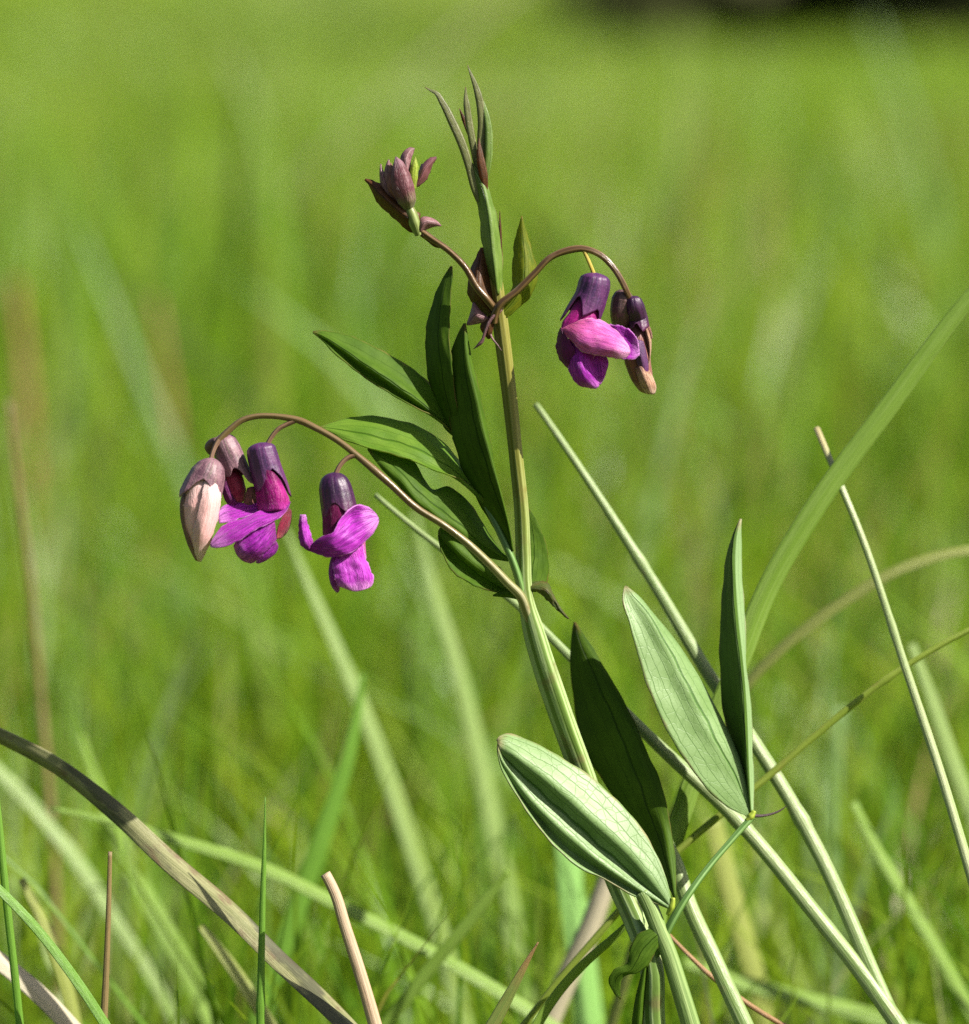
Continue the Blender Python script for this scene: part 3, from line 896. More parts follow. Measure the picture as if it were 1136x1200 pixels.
mk('stipule', loft([
    [(574, 370, -4), (566, 376, -5), (563, 384, -5), (567, 391, -4), (572, 397, -3)],
    [(577, 374, -8), (573, 382, -9), (572, 388, -8), (572, 393, -6), (573, 397, -3)],
    [(580, 376, -5), (578, 384, -5), (577, 389, -5), (576, 394, -4), (574, 397, -3)],
], 16, 10, seed=19), M['leaf_brown'], plant, thick=1.3)
mk('bristle', tube([(588, 363, -8), (580, 369, -12), (573, 378, -13), (568, 391, -12), (565, 400, -11), (560, 405, -10), (555, 409, -9)], [2, 2, 2, 1.8, 1.8, 2.2, .3], n=24, seg=8), M['leaf_pink'], plant)
mk('bristle', tube([(575, 392, -6), (578, 398, -7), (583, 404, -7), (588, 411, -7)], [1.5, 1.2, 1, .3], n=14, seg=8), M['leaf_pink'], plant)

sh = sub('young_shoot', P((578, 320, 4)), plant)
mk('folded_leaf', loft([
    [(582, 345, 2), (572, 318, 6), (566, 288, 8), (562, 252, 8), (557, 223, 6), (553, 205, 5), (545, 185, 4)],
    [(583, 345, -4), (578, 315, -6), (573, 285, -6), (569, 250, -5), (563, 222, -2), (556, 204, 1), (546, 185, 3)],
    [(584, 345, -6), (581, 315, -10), (578, 282, -10), (574, 248, -8), (568, 220, -4), (559, 203, 0), (546, 185, 3)],
    [(588, 345, 2), (589, 312, 4), (587, 282, 5), (580, 246, 5), (569, 214, 4), (560, 199, 3), (547, 184, 4)],
], 36, 20, wob=.3, seed=20), M['leaf_sheath'], sh, thick=1.4)


def young(path, radii, mat, flat=.6):
    return mk('young_leaflet', tube(path, radii, n=34, seg=14, flat=flat, uvmm=False, prof=lambda a: 1 - .35 * math.exp(-((a - 1.9) / .35) ** 2)), mat, sh)


young([(562, 236, 4), (557, 223, 2), (550, 195, 0), (540.5, 166, -2), (531, 145, -3), (519, 121, -4), (510, 108, -5), (505, 106, -5), (498, 102, -5)], [3.5, 4.4, 4.8, 5, 5.2, 5, 4.4, 3, .3], M['leaf_olive'])
young([(562, 206, 6), (558, 187, 4), (553, 161, 2), (548, 130, 2), (546, 110, 2), (546, 102, 2)], [3.5, 4.2, 4.4, 4.4, 4, .5], M['leaf_olive'])
young([(553, 165, 8), (547, 148, 9), (543, 138, 9), (538.5, 127, 9)], [2.5, 2.8, 2.6, .4], M['leaf_brown'])
young([(565, 190, 8), (564, 166, 8), (565, 144.5, 7), (561.6, 115, 6), (555, 94, 5), (551, 84, 4), (548, 76, 4)], [4.5, 4.8, 5, 5, 4.4, 2.6, .3], M['leaf_olive'])
young([(567, 226, 6), (569, 212, 5), (573, 178, 4), (572, 144.5, 5), (568, 126, 6), (564, 112, 7)], [3, 4, 5, 4.6, 3.4, .5], M['leaf_sheath'])
young([(569, 222, 0), (567, 206, -2), (563.5, 186, -3), (562, 172, -2), (561.6, 162, -1)], [3, 5, 5, 3.4, .3], M['leaf_brown'], .9)
young([(588, 300, 4), (587, 275, 4), (586, 255, 4), (586, 247, 4)], [1.2, 1.2, 1.4, .4], M['leaf_brown'], 1)

# ---- flower stalks
mk('peduncle', tube([(625, 742, 8), (617, 716, -2), (611, 700, -10), (595, 683, -16), (571, 658, -22), (546, 635, -27), (518, 614, -30), (490, 596.5, -31), (455, 565, -30), (420, 535, -28), (395.5, 516, -26),
                     (371, 502, -24), (350, 492.5, -22), (333, 489, -22), (316.7, 487.5, -22), (300, 488, -22), (283, 493, -22), (270, 503, -22), (256.7, 516.7, -22)],
                    [3, 6.2, 5.6, 5.2, 4.8, 4.6, 4.2, 4.1, 4.2, 4.1, 4.7, 4.0, 3.8, 3.7, 4.2, 3.5, 3.4, 3.5, 4.2], n=110, seg=14), M['peduncle_low'], plant)
mk('peduncle', tube([(579, 378, -6), (583.5, 361, -12), (606, 341, -16), (627, 320, -18), (645, 302, -20), (663.6, 294, -20), (684, 291.5, -20), (702.5, 298, -20), (718.5, 313, -20), (730, 331.5, -19), (737, 347, -15), (741, 358, -8)],
                    [4.2, 4.6, 4.2, 4.0, 3.8, 3.7, 4.4, 3.8, 3.7, 3.6, 3.6, 3], n=90, seg=14), M['peduncle'], plant)
mk('peduncle', tube([(584, 368, -4), (572, 352, -12), (560, 338, -13), (545, 313, -12), (525, 293, -10), (505, 279, -8), (492, 270, -6)], [4, 4.6, 4.2, 3.8, 3.6, 3.6, 4.4], n=60, seg=14), M['peduncle'], plant)


def flower(label, at):
    f = sub('flower', P(at), plant)
    f['label'] = label
    return f


def bud(label, at):
    f = sub('bud', P(at), plant)
    f['label'] = label
    return f


# ---- flower hanging on the right
f = flower('rose pink open flower with dark purple calyx on the upper right stalk', (690, 300, -20))
mk('pedicel', tube([(684, 292, -20), (690, 306, -20), (695, 318, -19), (698, 326, -18)], [2.6, 2.3, 2.3, 2.6], n=14, seg=10), M['pedicel_yellow'], f)
mk('calyx', bell([(699, 320, -18), (697, 332, -18), (692, 350, -19), (685, 366, -20), (679, 380, -21), (673, 392, -22)],
                 [(0, 0), (.02, 7), (.06, 13), (.12, 16.5), (.25, 18), (.5, 18), (.8, 19.5), (1.0, 21), (1.4, 22)],
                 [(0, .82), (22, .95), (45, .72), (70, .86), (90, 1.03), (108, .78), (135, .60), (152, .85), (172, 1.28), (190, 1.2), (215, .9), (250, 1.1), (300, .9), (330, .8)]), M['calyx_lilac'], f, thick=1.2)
mk('banner_petal', [
    loft([  # claw inside the calyx
        [(676, 352, -26), (668, 366, -31), (659, 379, -34), (658, 386, -34)],
        [(686, 350, -33), (680, 364, -37), (672, 378, -39), (668, 390, -38)],
        [(700, 352, -26), (697, 364, -30), (694, 374, -34), (690, 384, -36)],
        [(706, 355, -14), (705, 366, -16), (704, 374, -20), (702, 384, -26)]], 16, 14, seed=21),
], M['petal_red'], f, thick=1.2)
mk('banner_petal', [
    loft([  # front lobe, fold line to upper rim
        [(657, 386, -34), (664, 393.5, -40), (671.7, 401, -45), (680, 410, -48), (690, 414.5, -50), (706.7, 417, -53), (722, 420, -51), (734, 419, -45)],
        [(661, 384, -36), (668, 390, -45), (676, 397, -51), (687, 403, -55), (699, 406, -56), (714, 409, -59), (728, 412, -55), (737.5, 415, -45)],
        [(666, 381.5, -38), (673, 385, -46), (681, 389, -52), (692, 393, -54), (704, 396, -54), (718, 400, -55), (731, 406, -50), (738.5, 411, -43)],
        [(670, 379.5, -39), (677, 380, -44), (686, 381, -47), (697, 382, -48), (708, 385, -46), (720, 391, -46), (731, 400, -43), (737.5, 407.5, -40)],
        [(672, 378.5, -40), (678, 376, -42), (685, 374, -43), (694, 373, -43), (707, 376.7, -40), (720, 386, -38), (730, 396, -37), (736, 404.5, -37)]], 40, 30, wob=.6, seed=22),
], M['petal_pink'], f, thick=1.2)
mk('banner_petal', [
    loft([  # lobe behind it
        [(704, 412, -34), (722, 418, -36), (737, 421.5, -38), (745, 420, -38), (749.5, 416, -37)],
        [(706, 402, -24), (724, 404, -27), (738, 409, -31), (746, 412, -34), (750, 412, -35)],
        [(708, 390, -20), (722, 391, -22), (736, 397, -27), (744, 402, -31), (749, 407, -34)],
        [(710, 380, -20), (721, 380.5, -22), (733, 383.5, -26), (742, 390, -30), (748, 400, -33)]], 24, 18, wob=.5, seed=23),
], M['petal'], f, thick=1.2)
mk('wing_petal', loft([
    [(657, 384, -30), (653.5, 396, -28), (652, 407, -26), (655, 418, -24), (661, 427, -24), (667, 432, -26)],
    [(658, 386, -36), (659, 399, -38), (660, 411, -37), (663, 421, -35), (667, 428, -33), (670, 433, -30)],
    [(660, 387, -37), (667, 399, -42), (673, 409, -42), (675, 418, -40), (675, 426, -37), (674, 434, -32)]], 22, 14, wob=.4, seed=24), M['petal_deep'], f, thick=1.2)
mk('wing_petal', loft([
    [(667, 394, -30), (666, 412, -33), (666.5, 430, -32), (670, 441.7, -32), (680, 451.7, -33), (690, 454.5, -34), (698, 455, -35)],
    [(676, 396, -36), (676, 416, -42), (678, 432, -47), (682, 442, -47), (689, 449, -44), (695, 453, -40), (699, 455, -36)],
    [(686, 402, -38), (685, 418, -43), (687, 430, -46), (691, 438, -46), (695, 445, -43), (698, 451, -39), (700, 454, -36)],
    [(700, 414, -38), (696, 422, -36), (697, 430, -34), (700, 438, -34), (701, 445, -34), (702, 450, -34), (701, 454, -35)]], 28, 20, wob=.3, seed=25), M['petal_low'], f, thick=1.2)
mk('keel_petal', loft([
    [(688, 412, -36), (692, 424, -36), (695, 436, -34), (699, 446, -33), (702, 451, -32)],
    [(702, 414, -34), (705, 424, -35), (706, 434, -34), (706, 443, -32), (703, 451, -31)],
    [(710, 417, -24), (713, 426, -24), (711, 434, -24), (708, 443, -25), (704, 450, -29)]], 20, 14, seed=26), M['petal_low'], f, thick=1.2)

# ---- two bronze buds beside it
f = bud('dark bronze bud overlapping the tip of the right flower stalk', (738, 350, -10))
mk('calyx', bell([(733, 340, -6), (730, 352, -4), (728, 366, -2), (729, 380, 12), (731, 392, 12)],
                 [(0, 0), (.04, 6), (.12, 10), (.3, 12.5), (.7, 12), (1, 11), (1.4, 9)], [(0, 1), (60, 1.15), (120, .9), (180, 1.1), (240, .9), (300, 1.0)]), M['calyx_bronze'], f, thick=1)
mk('petal', tube([(729, 372, 12), (733, 388, 12), (738, 404, 12), (741, 416, 14)], [8, 10, 8, .5], n=20, seg=16, uvmm=False), M['petal_tan'], f)
f = bud('purple and tan bud hanging lowest on the right flower stalk', (741, 356, -12))
mk('pedicel', tube([(738, 350, -12), (740.5, 357, -14), (741, 364, -15)], [3.2, 3, 3], n=10, seg=10), M['pedicel'], f)
mk('calyx', bell([(742, 348, -10), (744, 358, -11), (747, 372, 2), (750, 388, 1), (754, 402, 0)],
                 [(0, 0), (.03, 5), (.1, 8.5), (.3, 10.5), (.7, 11.5), (1, 11.5), (1.4, 10)],
                 [(0, .95), (35, 1.0), (75, 1.12), (100, .85), (140, 1.0), (180, .8), (230, 1.1), (300, .9)]), M['calyx'], f, thick=1)
mk('petal', [tube([(745, 380, 8), (745, 400, 7), (747, 420, 6), (752, 440, 6), (758, 455, 6), (761, 461, 6)], [(0, 9), (.2, 14), (.5, 15.5), (.75, 13), (.92, 9), (1, 2)], n=30, seg=22, uvmm=False)], M['petal_tan'], f)
mk('petal', loft([
    [(753, 383, -2), (757, 396, 0), (760, 410, 2), (759, 424, 2), (757, 432, 0)],
    [(755, 380, -6), (759.5, 392, -6), (762, 408, -4), (761, 424, -3), (758, 434, -2)],
    [(757, 376, 2), (762, 388, 6), (763, 397, 8), (763, 410, 8), (759, 432, 4)]], 18, 10, seed=27), M['petal_cream'], f, thick=1)
mk('petal', loft([
    [(752, 376, 0), (757, 384, 0), (761, 392, 2), (764, 397, 3)],
    [(754, 374, -3), (759, 382, -3), (762.5, 391, 0), (764, 397, 3)],
    [(755, 372, 2), (761, 382, 4), (764, 391, 4), (764.5, 397, 3)]], 12, 8, seed=28), M['petal_tan'], f, thick=1)
mk('petal', loft([
    [(745, 430, -8), (748, 442, -10), (752, 454, -6), (757, 461, 0)],
    [(752, 428, -12), (756, 441, -14), (760, 452, -9), (763, 462, 0)],
    [(759, 432, -6), (766, 444, -2), (769, 455, 2), (767, 462, 4)]], 16, 12, seed=29), M['petal_cream'], f, thick=1)
mk('petal', loft([
    [(741, 402, -9), (744, 416, -11), (748, 430, -10), (752, 441, -9)],
    [(747, 398, -13), (751, 414, -15), (755, 430, -13), (757, 442, -11)],
    [(754, 400, -8), (758, 416, -8), (760, 430, -7), (759, 441, -8)]], 16, 10, seed=30), M['calyx_lilac'], f, thick=1)

# ---- left group: open flower nearest the stem
f = flower('bright magenta open flower with dark purple calyx, nearest the stem on the left stalk', (404, 540, -26))
mk('pedicel', tube([(418, 533, -28), (404.5, 539, -29), (398, 546.5, -30), (393.5, 558, -30)], [3.6, 2.8, 2.8, 3.2], n=18, seg=10), M['pedicel'], f)
mk('calyx', bell([(390.5, 554, -30), (392, 566, -30), (395, 582, -31), (398, 598, -32), (400, 610, -33), (402, 622, -34)],
                 [(0, 0), (.015, 5), (.04, 8.5), (.08, 11.5), (.14, 14.2), (.22, 16.2), (.35, 18), (.6, 19.2), (.9, 20), (1.4, 20.5)],
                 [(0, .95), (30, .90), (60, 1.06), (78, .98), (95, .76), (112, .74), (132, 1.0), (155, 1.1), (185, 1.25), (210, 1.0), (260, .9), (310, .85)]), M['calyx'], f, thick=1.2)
mk('banner_petal', loft([
    [(380, 588, -40), (379, 602, -41), (378.5, 614, -40), (379, 627, -38)],
    [(388, 584, -47), (387, 600, -49), (386, 614, -48), (384, 628, -44)],
    [(398, 584, -49), (396, 598, -51), (393, 612, -50), (390, 628, -48)],
    [(409, 588, -46), (406, 598, -48), (402, 608, -50), (397, 622, -50)]], 18, 14, seed=31), M['petal_claw'], f, thick=1.2)
mk('banner_petal', [
    loft([   # large right lobe, bottom fold to upper rim
        [(362, 645, -50), (374.5, 650, -54), (388, 653, -58), (403, 650.5, -61), (418, 644, -58), (427, 635, -52), (438, 624, -44), (443.5, 613, -38)],
        [(364, 642, -53), (378, 645, -58), (391, 645, -63), (405, 640, -65), (419, 632, -60), (429, 624, -53), (439, 615, -43), (444, 609, -36)],
        [(366, 639, -55), (380, 638, -62), (392, 634, -67), (404, 627, -64), (416, 618, -54), (428, 612, -49), (438, 608, -40), (443, 606, -34)],
        [(367, 637, -54), (379, 632, -63), (391, 628, -68), (401, 616, -58), (412, 604, -44), (425, 601, -43), (436, 602, -36), (442, 604, -33)],
        [(368, 636, -53), (378, 628.5, -61), (390, 624.5, -66), (398, 609, -60), (406, 600.5, -55), (418, 591.5, -48), (431, 594, -39), (441, 602, -33)]], 44, 34, wob=.9, seed=32),
    loft([   # left flap turned up
        [(362.5, 646, -52), (352, 636.5, -46), (350.5, 622, -42), (352, 603, -40)],
        [(364, 642, -54), (357, 630, -52), (355, 618, -48), (355.5, 603, -42)],
        [(367.5, 636, -51), (363, 621, -42), (359.5, 610, -38), (358.5, 603, -38)]], 20, 14, wob=.4, seed=33),
], M['petal'], f, thick=1.2)
mk('wing_petal', loft([
    [(391, 648, -48), (389.5, 657, -52), (391, 668, -54), (393, 680, -54), (397, 687, -52), (400, 687, -51)],
    [(399, 646, -50), (399, 657, -55), (401, 668, -57), (404, 680, -57), (407, 688, -54), (410, 691.5, -51)],
    [(407, 645, -50), (409, 656, -53), (412, 668, -53), (415, 680, -53), (417, 688, -51), (418, 693, -49)],
    [(416, 642, -48), (419, 655, -52), (424, 667, -52), (427, 678, -50), (428, 686, -47), (427, 691, -46)],
    [(426, 638, -40), (428, 652, -41), (434, 667, -40), (438, 679, -38), (437, 684, -38), (434, 688, -40)]], 34, 30, wob=.5, seed=34), M['petal_light'], f, thick=1.2)
mk('keel_petal', loft([
    [(389.5, 652, -50), (386, 666, -46), (386.5, 678, -43), (391, 690, -40), (395.5, 694.5, -39)],
    [(391, 653, -53), (389, 667, -52), (390, 679, -49), (394, 689, -44), (396.5, 694, -40)],
    [(394, 654, -52), (394, 668, -52), (395, 679, -49), (398, 686, -44), (397.5, 693, -40)]], 20, 10, seed=35), M['petal_low'], f, thick=1.2)
mk('wing_petal', loft([
    [(420, 640, -40), (424, 648, -40), (427, 656, -40)],
    [(425, 637, -36), (427, 646, -36), (429, 655, -37)],
    [(428, 634, -30), (428.5, 645, -30), (429.5, 654, -33)]], 10, 8, seed=36), M['petal_pink'], f, thick=1)

# ---- left group: second open flower
f = flower('deep magenta open flower beside the buds at the left end of the stalk', (325, 500, -22))
mk('pedicel', tube([(345, 493, -22), (335, 498, -22), (328, 501.7, -22), (318, 513, -22), (313, 523, -22)], [3.4, 2.8, 2.7, 2.7, 3.2], n=20, seg=10), M['pedicel'], f)
mk('calyx', bell([(305, 519, -22), (307, 530, -22), (311, 546, -22), (316, 563, -22), (321, 580, -22), (325, 594, -22)],
                 [(0, 0), (.02, 8), (.06, 13), (.12, 16), (.3, 17), (.6, 17.5), (1.0, 19), (1.4, 18)],
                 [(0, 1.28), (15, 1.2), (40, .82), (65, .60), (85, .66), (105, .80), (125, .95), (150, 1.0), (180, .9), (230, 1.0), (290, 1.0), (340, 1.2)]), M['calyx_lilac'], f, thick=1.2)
mk('banner_petal', loft([
    [(299, 556, -20), (300, 572, -22), (301, 586, -24), (303, 598, -28)],
    [(306, 552, -36), (308, 570, -38), (310, 586, -40), (312, 599, -42)],
    [(318, 552, -39), (323, 568, -43), (326, 582, -46), (327, 598, -46)],
    [(328, 562, -32), (335, 576, -34), (339, 586, -36), (337, 597, -40)]], 18, 16, seed=37), M['petal_red'], f, thick=1.2)
mk('banner_petal', [
    loft([   # long front lobe sweeping to the left
        [(341, 588, -36), (335, 600, -44), (327, 607.5, -50), (303, 619, -60), (280, 633.5, -64), (267, 640, -64), (252, 642, -60), (247, 641, -58)],
        [(340.5, 588, -36), (333, 597, -43), (324, 603, -48), (303, 611, -58), (280, 624, -62), (265, 633, -62), (252, 638, -60), (247, 640.5, -58)],
        [(340, 588, -36), (332, 594.5, -40), (322, 600, -42), (300, 606, -48), (280, 615, -52), (263, 625, -56), (252, 634, -57), (247, 640, -57)],
        [(339, 588, -35), (331, 593, -36), (322, 597, -36), (303, 599, -38), (288, 607, -42), (267, 613, -46), (252, 627, -52), (246.5, 639, -56)]], 40, 22, wob=.5, seed=38),
    loft([   # lobe behind
        [(322, 600, -28), (303, 601, -34), (284, 607, -38), (268, 612, -42), (257, 613, -42)],
        [(320, 598, -26), (300, 596, -24), (280, 599, -26), (266, 603, -30), (256, 608, -34)],
        [(318, 596, -24), (300, 590, -16), (278, 590, -16), (264, 592, -20), (256, 600, -26)]], 20, 14, wob=.5, seed=39),
], M['petal'], f, thick=1.2)
mk('wing_petal', loft([
    [(320, 606, -44), (303, 617, -52), (288, 628, -54), (276, 636, -52), (274, 640, -50)],
    [(322, 612, -50), (306, 628, -60), (292, 640, -62), (282, 647, -58), (278, 650, -50)],
    [(323, 622, -50), (312, 637, -58), (300, 648, -60), (291, 654, -55), (285, 657, -48)],
    [(324, 632, -44), (319, 639, -48), (310, 648, -50), (302, 656, -48), (294, 660, -44)]], 26, 20, wob=.3, seed=40), M['petal_low'], f, thick=1.2)
mk('keel_petal', loft([
    [(324, 634, -44), (318, 640, -46), (309, 647, -47), (303, 653, -46), (300, 659, -43)],
    [(326, 639, -44), (321, 645, -46), (314, 650, -47), (308, 655, -46), (302, 660, -43)],
    [(325.5, 643, -42), (323, 648, -42), (317, 653, -42), (310, 657.5, -42), (303, 660, -42)]], 16, 10, seed=41), M['petal_low'], f, thick=1.2)
mk('wing_petal', loft([
    [(338, 594, -34), (331, 606, -40), (326, 618, -42), (324, 632, -42)],
    [(341, 598, -30), (338, 610, -34), (334, 621, -36), (328, 631, -38)],
    [(341.5, 600, -20), (340.5, 613, -20), (336, 624, -24), (330, 630, -30)]], 20, 14, seed=42), M['petal_maroon'], f, thick=1.2)

# ---- left group: dusky bud behind
f = bud('half open dusky bud with greenish calyx lobe between the pink bud and the deep magenta flower', (257, 517, -16))
mk('calyx', bell([(259, 509, -12), (263, 520, -12), (270, 536, -12), (278, 554, -12), (286, 570, -12), (293, 584, -12)],
                 [(0, 0), (.03, 6), (.08, 11), (.15, 14), (.35, 15.5), (.7, 15), (1.0, 14.5), (1.4, 13)],
                 [(0, 1.2), (25, 1.22), (55, 1.12), (75, .80), (95, .72), (130, .85), (170, .78), (220, 1.0), (300, .9)]), M['calyx_grey'], f, thick=1.1)
mk('petal', tube([(271, 550, -8), (273, 564, -8), (276, 576, -9), (279, 586, -10), (280, 592, -10)], [(0, 9), (.3, 13), (.65, 13), (.9, 8), (1, .5)], n=24, seg=18, uvmm=False), M['petal_maroon'], f)
mk('petal', loft([
    [(259, 566, -16), (261, 577, -18), (265, 588, -18), (272, 595, -16)],
    [(263, 562, -20), (265, 574, -22), (270, 584, -22), (276, 592, -18)],
    [(267, 562, -18), (270, 573, -20), (274, 583, -20), (279, 590, -17)]], 14, 8, seed=43), M['petal_deep'], f, thick=1)
mk('petal', loft([
    [(290, 572, -16), (288, 580, -16), (286, 588, -16), (284, 596, -15)],
    [(296, 570, -20), (295, 580, -20), (293, 589, -20), (290, 597, -17)],
    [(301, 572, -14), (302, 581, -14), (302, 590, -14), (301, 597, -14)]], 14, 8, seed=44), M['petal_tan'], f, thick=1)
mk('pedicel', capped(tube([(255, 516, -20), (250, 519, -14), (247, 523, -8), (249, 531, -4)], [4, 6, 7, 4], n=14, seg=12)), M['calyx_bronze'], f)

# ---- left group: pink bud in front
f = bud('pale pink closed bud with grey mauve calyx at the left end of the stalk', (252, 525, -26))
mk('pedicel', tube([(257, 516, -24), (253, 522, -26), (250, 529, -28), (247, 542, -30)], [3.6, 2.8, 2.6, 3], n=14, seg=10), M['pedicel'], f)
mk('petal', tube([(243, 556, -32), (237, 572, -33), (234, 590, -34), (233, 612, -35), (233, 634, -35), (232.5, 650, -34), (232, 658, -33)],
                 [(0, 12), (.15, 18), (.38, 21), (.6, 18), (.82, 10), (.94, 5), (1, .6)], n=40, seg=28, uvmm=False), M['petal_blush'], f)
mk('petal', loft([   # overlapping flap with its rolled edge
    [(240, 564, -50), (236, 582, -56), (232, 600, -57), (228, 616, -55), (226, 634, -50), (229, 648, -44), (233, 658, -36)],
    [(247, 562, -50), (246, 580, -56), (243, 598, -59), (238, 616, -59), (234, 634, -54), (233, 648, -46), (234, 658, -37)],
    [(254, 564, -45), (255, 582, -50), (253, 600, -51), (249, 616, -52), (243, 634, -50), (238, 648, -44), (235, 658, -37)],
    [(258, 570, -36), (258.5, 586, -40), (256.5, 602, -41), (252.5, 616, -42), (247, 634, -42), (240, 650, -40), (235.5, 658, -36)]], 30, 20, wob=.3, seed=45), M['petal_blush'], f, thick=1.2)
mk('petal', loft([   # shaded side of the bud, its shade painted as bronze
    [(226, 568, -44), (218, 584, -46), (216, 604, -46), (221, 628, -46), (227, 646, -42), (231, 657, -35)],
    [(220, 570, -36), (213, 585, -37), (212, 604, -37), (216, 624, -38), (223, 644, -37), (230, 657, -33)],
    [(218, 572, -24), (212, 586, -24), (212, 604, -24), (217, 624, -27), (224, 644, -30), (230, 657, -32)]], 24, 12, seed=46), M['petal_tan'], f, thick=1)
mk('calyx', bell([(250, 537, -30), (247, 548, -31), (242, 562, -32), (237, 575, -33), (232, 590, -34), (229, 600, -34)],
                 [(0, 0), (.03, 6), (.08, 10), (.18, 15), (.4, 19.5), (.7, 22), (1.0, 23.5), (1.4, 24)],
                 [(0, 1.1), (25, 1.25), (50, .95), (75, .68), (100, .58), (120, .78), (140, 1.05), (165, 1.18), (190, .9), (240, 1.1), (300, .9)]), M['calyx_grey'], f, thick=1.1)
mk('calyx_tooth', loft([
    [(225, 562, -34), (219, 569, -34), (215, 577, -34), (214, 580, -34)],
    [(226, 566, -38), (222, 572, -38), (218, 577, -36), (214.5, 580.5, -34)],
    [(228, 569, -36), (224, 575, -36), (219, 579, -35), (215, 581, -34)]], 10, 6, seed=47), M['petal_blush'], f, thick=1)

# ---- young bud cluster, top left
f = sub('bud_cluster', P((492, 270, -6)), plant)
f['label'] = 'cluster of small mauve and brown unopened buds at the top left stalk'
X = lambda x, y, d=0: (400 + x / 4.733, 60 + y / 4.733, d)
mk('bract', loft([
    [X(430, 1010, -6), X(380, 1000, 0), X(300, 930, 4), X(220, 860, 6), X(175, 790, 6), X(160, 750, 6), X(130, 715, 6)],
    [X(435, 960, -12), X(380, 930, -14), X(310, 880, -14), X(245, 820, -12), X(200, 775, -6), X(172, 742, 0), X(132, 712, 5)],
    [X(440, 900, -6), X(380, 870, -8), X(330, 840, -8), X(270, 800, -4), X(225, 745, 0), X(180, 718, 4), X(135, 708, 6)]], 26, 16, wob=.4, seed=48), M['leaf_brown'], f, thick=1.1)
mk('bract', loft([
    [X(300, 850, 0), X(255, 810, 0), X(225, 760, 0), X(215, 700, 0), X(218, 625, 0)],
    [X(310, 840, -6), X(262, 790, -6), X(240, 740, -6), X(226, 690, -4), X(219, 625, 0)],
    [X(320, 830, -2), X(275, 770, -2), X(262, 720, -2), X(240, 680, 0), X(221, 625, 0)]], 18, 10, seed=49), M['leaf_pink'], f, thick=1)
mk('bract', loft([
    [X(330, 830, -4), X(270, 780, -4), X(240, 700, -4), X(262, 600, -4)],
    [X(340, 830, -10), X(285, 760, -10), X(262, 690, -8), X(264, 600, -4)],
    [X(345, 820, -4), X(300, 740, -4), X(280, 660, -4), X(266, 600, -4)]], 18, 10, seed=50), M['leaf_pink'], f, thick=1)
mk('bud_petal', tube([X(375, 880, -10), X(365, 830, -12), X(345, 760, -13), X(330, 690, -13), X(315, 620, -12), X(302, 585, -11)], [(0, 5), (.15, 11), (.4, 13), (.65, 11.5), (.88, 6), (1, .5)], n=34, seg=20, uvmm=False,
                      prof=lambda a: 1 - .16 * math.exp(-((a - 1.3) / .25) ** 2)), mat_petal('bud_mauve', (0.16, 0.20, 0.07), (0.14, 0.045, 0.055), (0.34, 0.20, 0.24), (0.06, 0.02, 0.025), 0.1), f)
mk('bud_petal', tube([X(330, 840, -4), X(300, 780, -5), X(285, 700, -5), X(275, 620, -4)], [(0, 4), (.4, 9), (.7, 7), (1, .5)], n=20, seg=14, uvmm=False), M['petal_tan'], f)
mk('bract', loft([
    [X(370, 720, -2), X(345, 650, -2), X(330, 590, -2), X(360, 545, -2), X(385, 532, -2)],
    [X(375, 700, -8), X(362, 640, -9), X(358, 590, -8), X(375, 555, -5), X(395, 535, -2)],
    [X(385, 690, -3), X(385, 640, -3), X(388, 600, -3), X(402, 560, -2), X(408, 538, -2)]], 18, 12, seed=51), M['leaf_pink'], f, thick=1)
mk('bud_petal', tube([X(398, 760, -6), X(400, 700, -7), X(408, 640, -7), X(412, 585, -6)], [(0, 4), (.35, 5.5), (.7, 4.5), (1, .4)], n=18, seg=14, uvmm=False), M['petal_green'], f)
mk('bract', loft([
    [X(400, 755, -2), X(425, 680, 2), X(445, 635, 4), X(485, 598, 4), X(528, 585, 4)],
    [X(400, 755, -6), X(440, 700, -8), X(462, 655, -8), X(492, 620, -4), X(527, 588, 3)],
    [X(402, 757, -4), X(450, 735, 2), X(485, 690, 4), X(500, 645, 4), X(530, 592, 4)]], 22, 14, wob=.3, seed=52), mat_leaf('bract_maroon', (0.14, 0.045, 0.05), (0.20, 0.07, 0.085), (0.08, 0.03, 0.03), (0.05, 0.03, 0.04), .15, (0.3, 0.08, 0.08)), f, thick=1.1)
mk('bud_stem', tube([X(430, 1020, -7), X(410, 960, -9), X(390, 900, -10), X(375, 860, -10)], [(0, 4.5), (.4, 7), (.75, 6.5), (1, 5)], n=18, seg=14), M['bud_base'], f)
mk('bract', loft([
    [X(435, 1000, -8), X(450, 920, -10), X(500, 925, -8), X(555, 968, -6)],
    [X(440, 1000, -12), X(465, 950, -15), X(510, 950, -12), X(556, 969, -6)],
    [X(445, 1002, -8), X(480, 985, -8), X(520, 972, -8), X(555, 971, -6)]], 18, 10, seed=53), M['leaf_pink'], f, thick=1.1)
mk('bract', loft([
    [X(440, 1010, -4), X(480, 1010, -2), X(530, 1050, -2), X(560, 1085, -4)],
    [X(440, 1015, -10), X(480, 1030, -10), X(525, 1065, -9), X(560, 1088, -5)],
    [X(440, 1025, -4), X(475, 1050, -4), X(520, 1085, -4), X(560, 1092, -4)]], 14, 8, seed=54), M['leaf_brown'], f, thick=1)

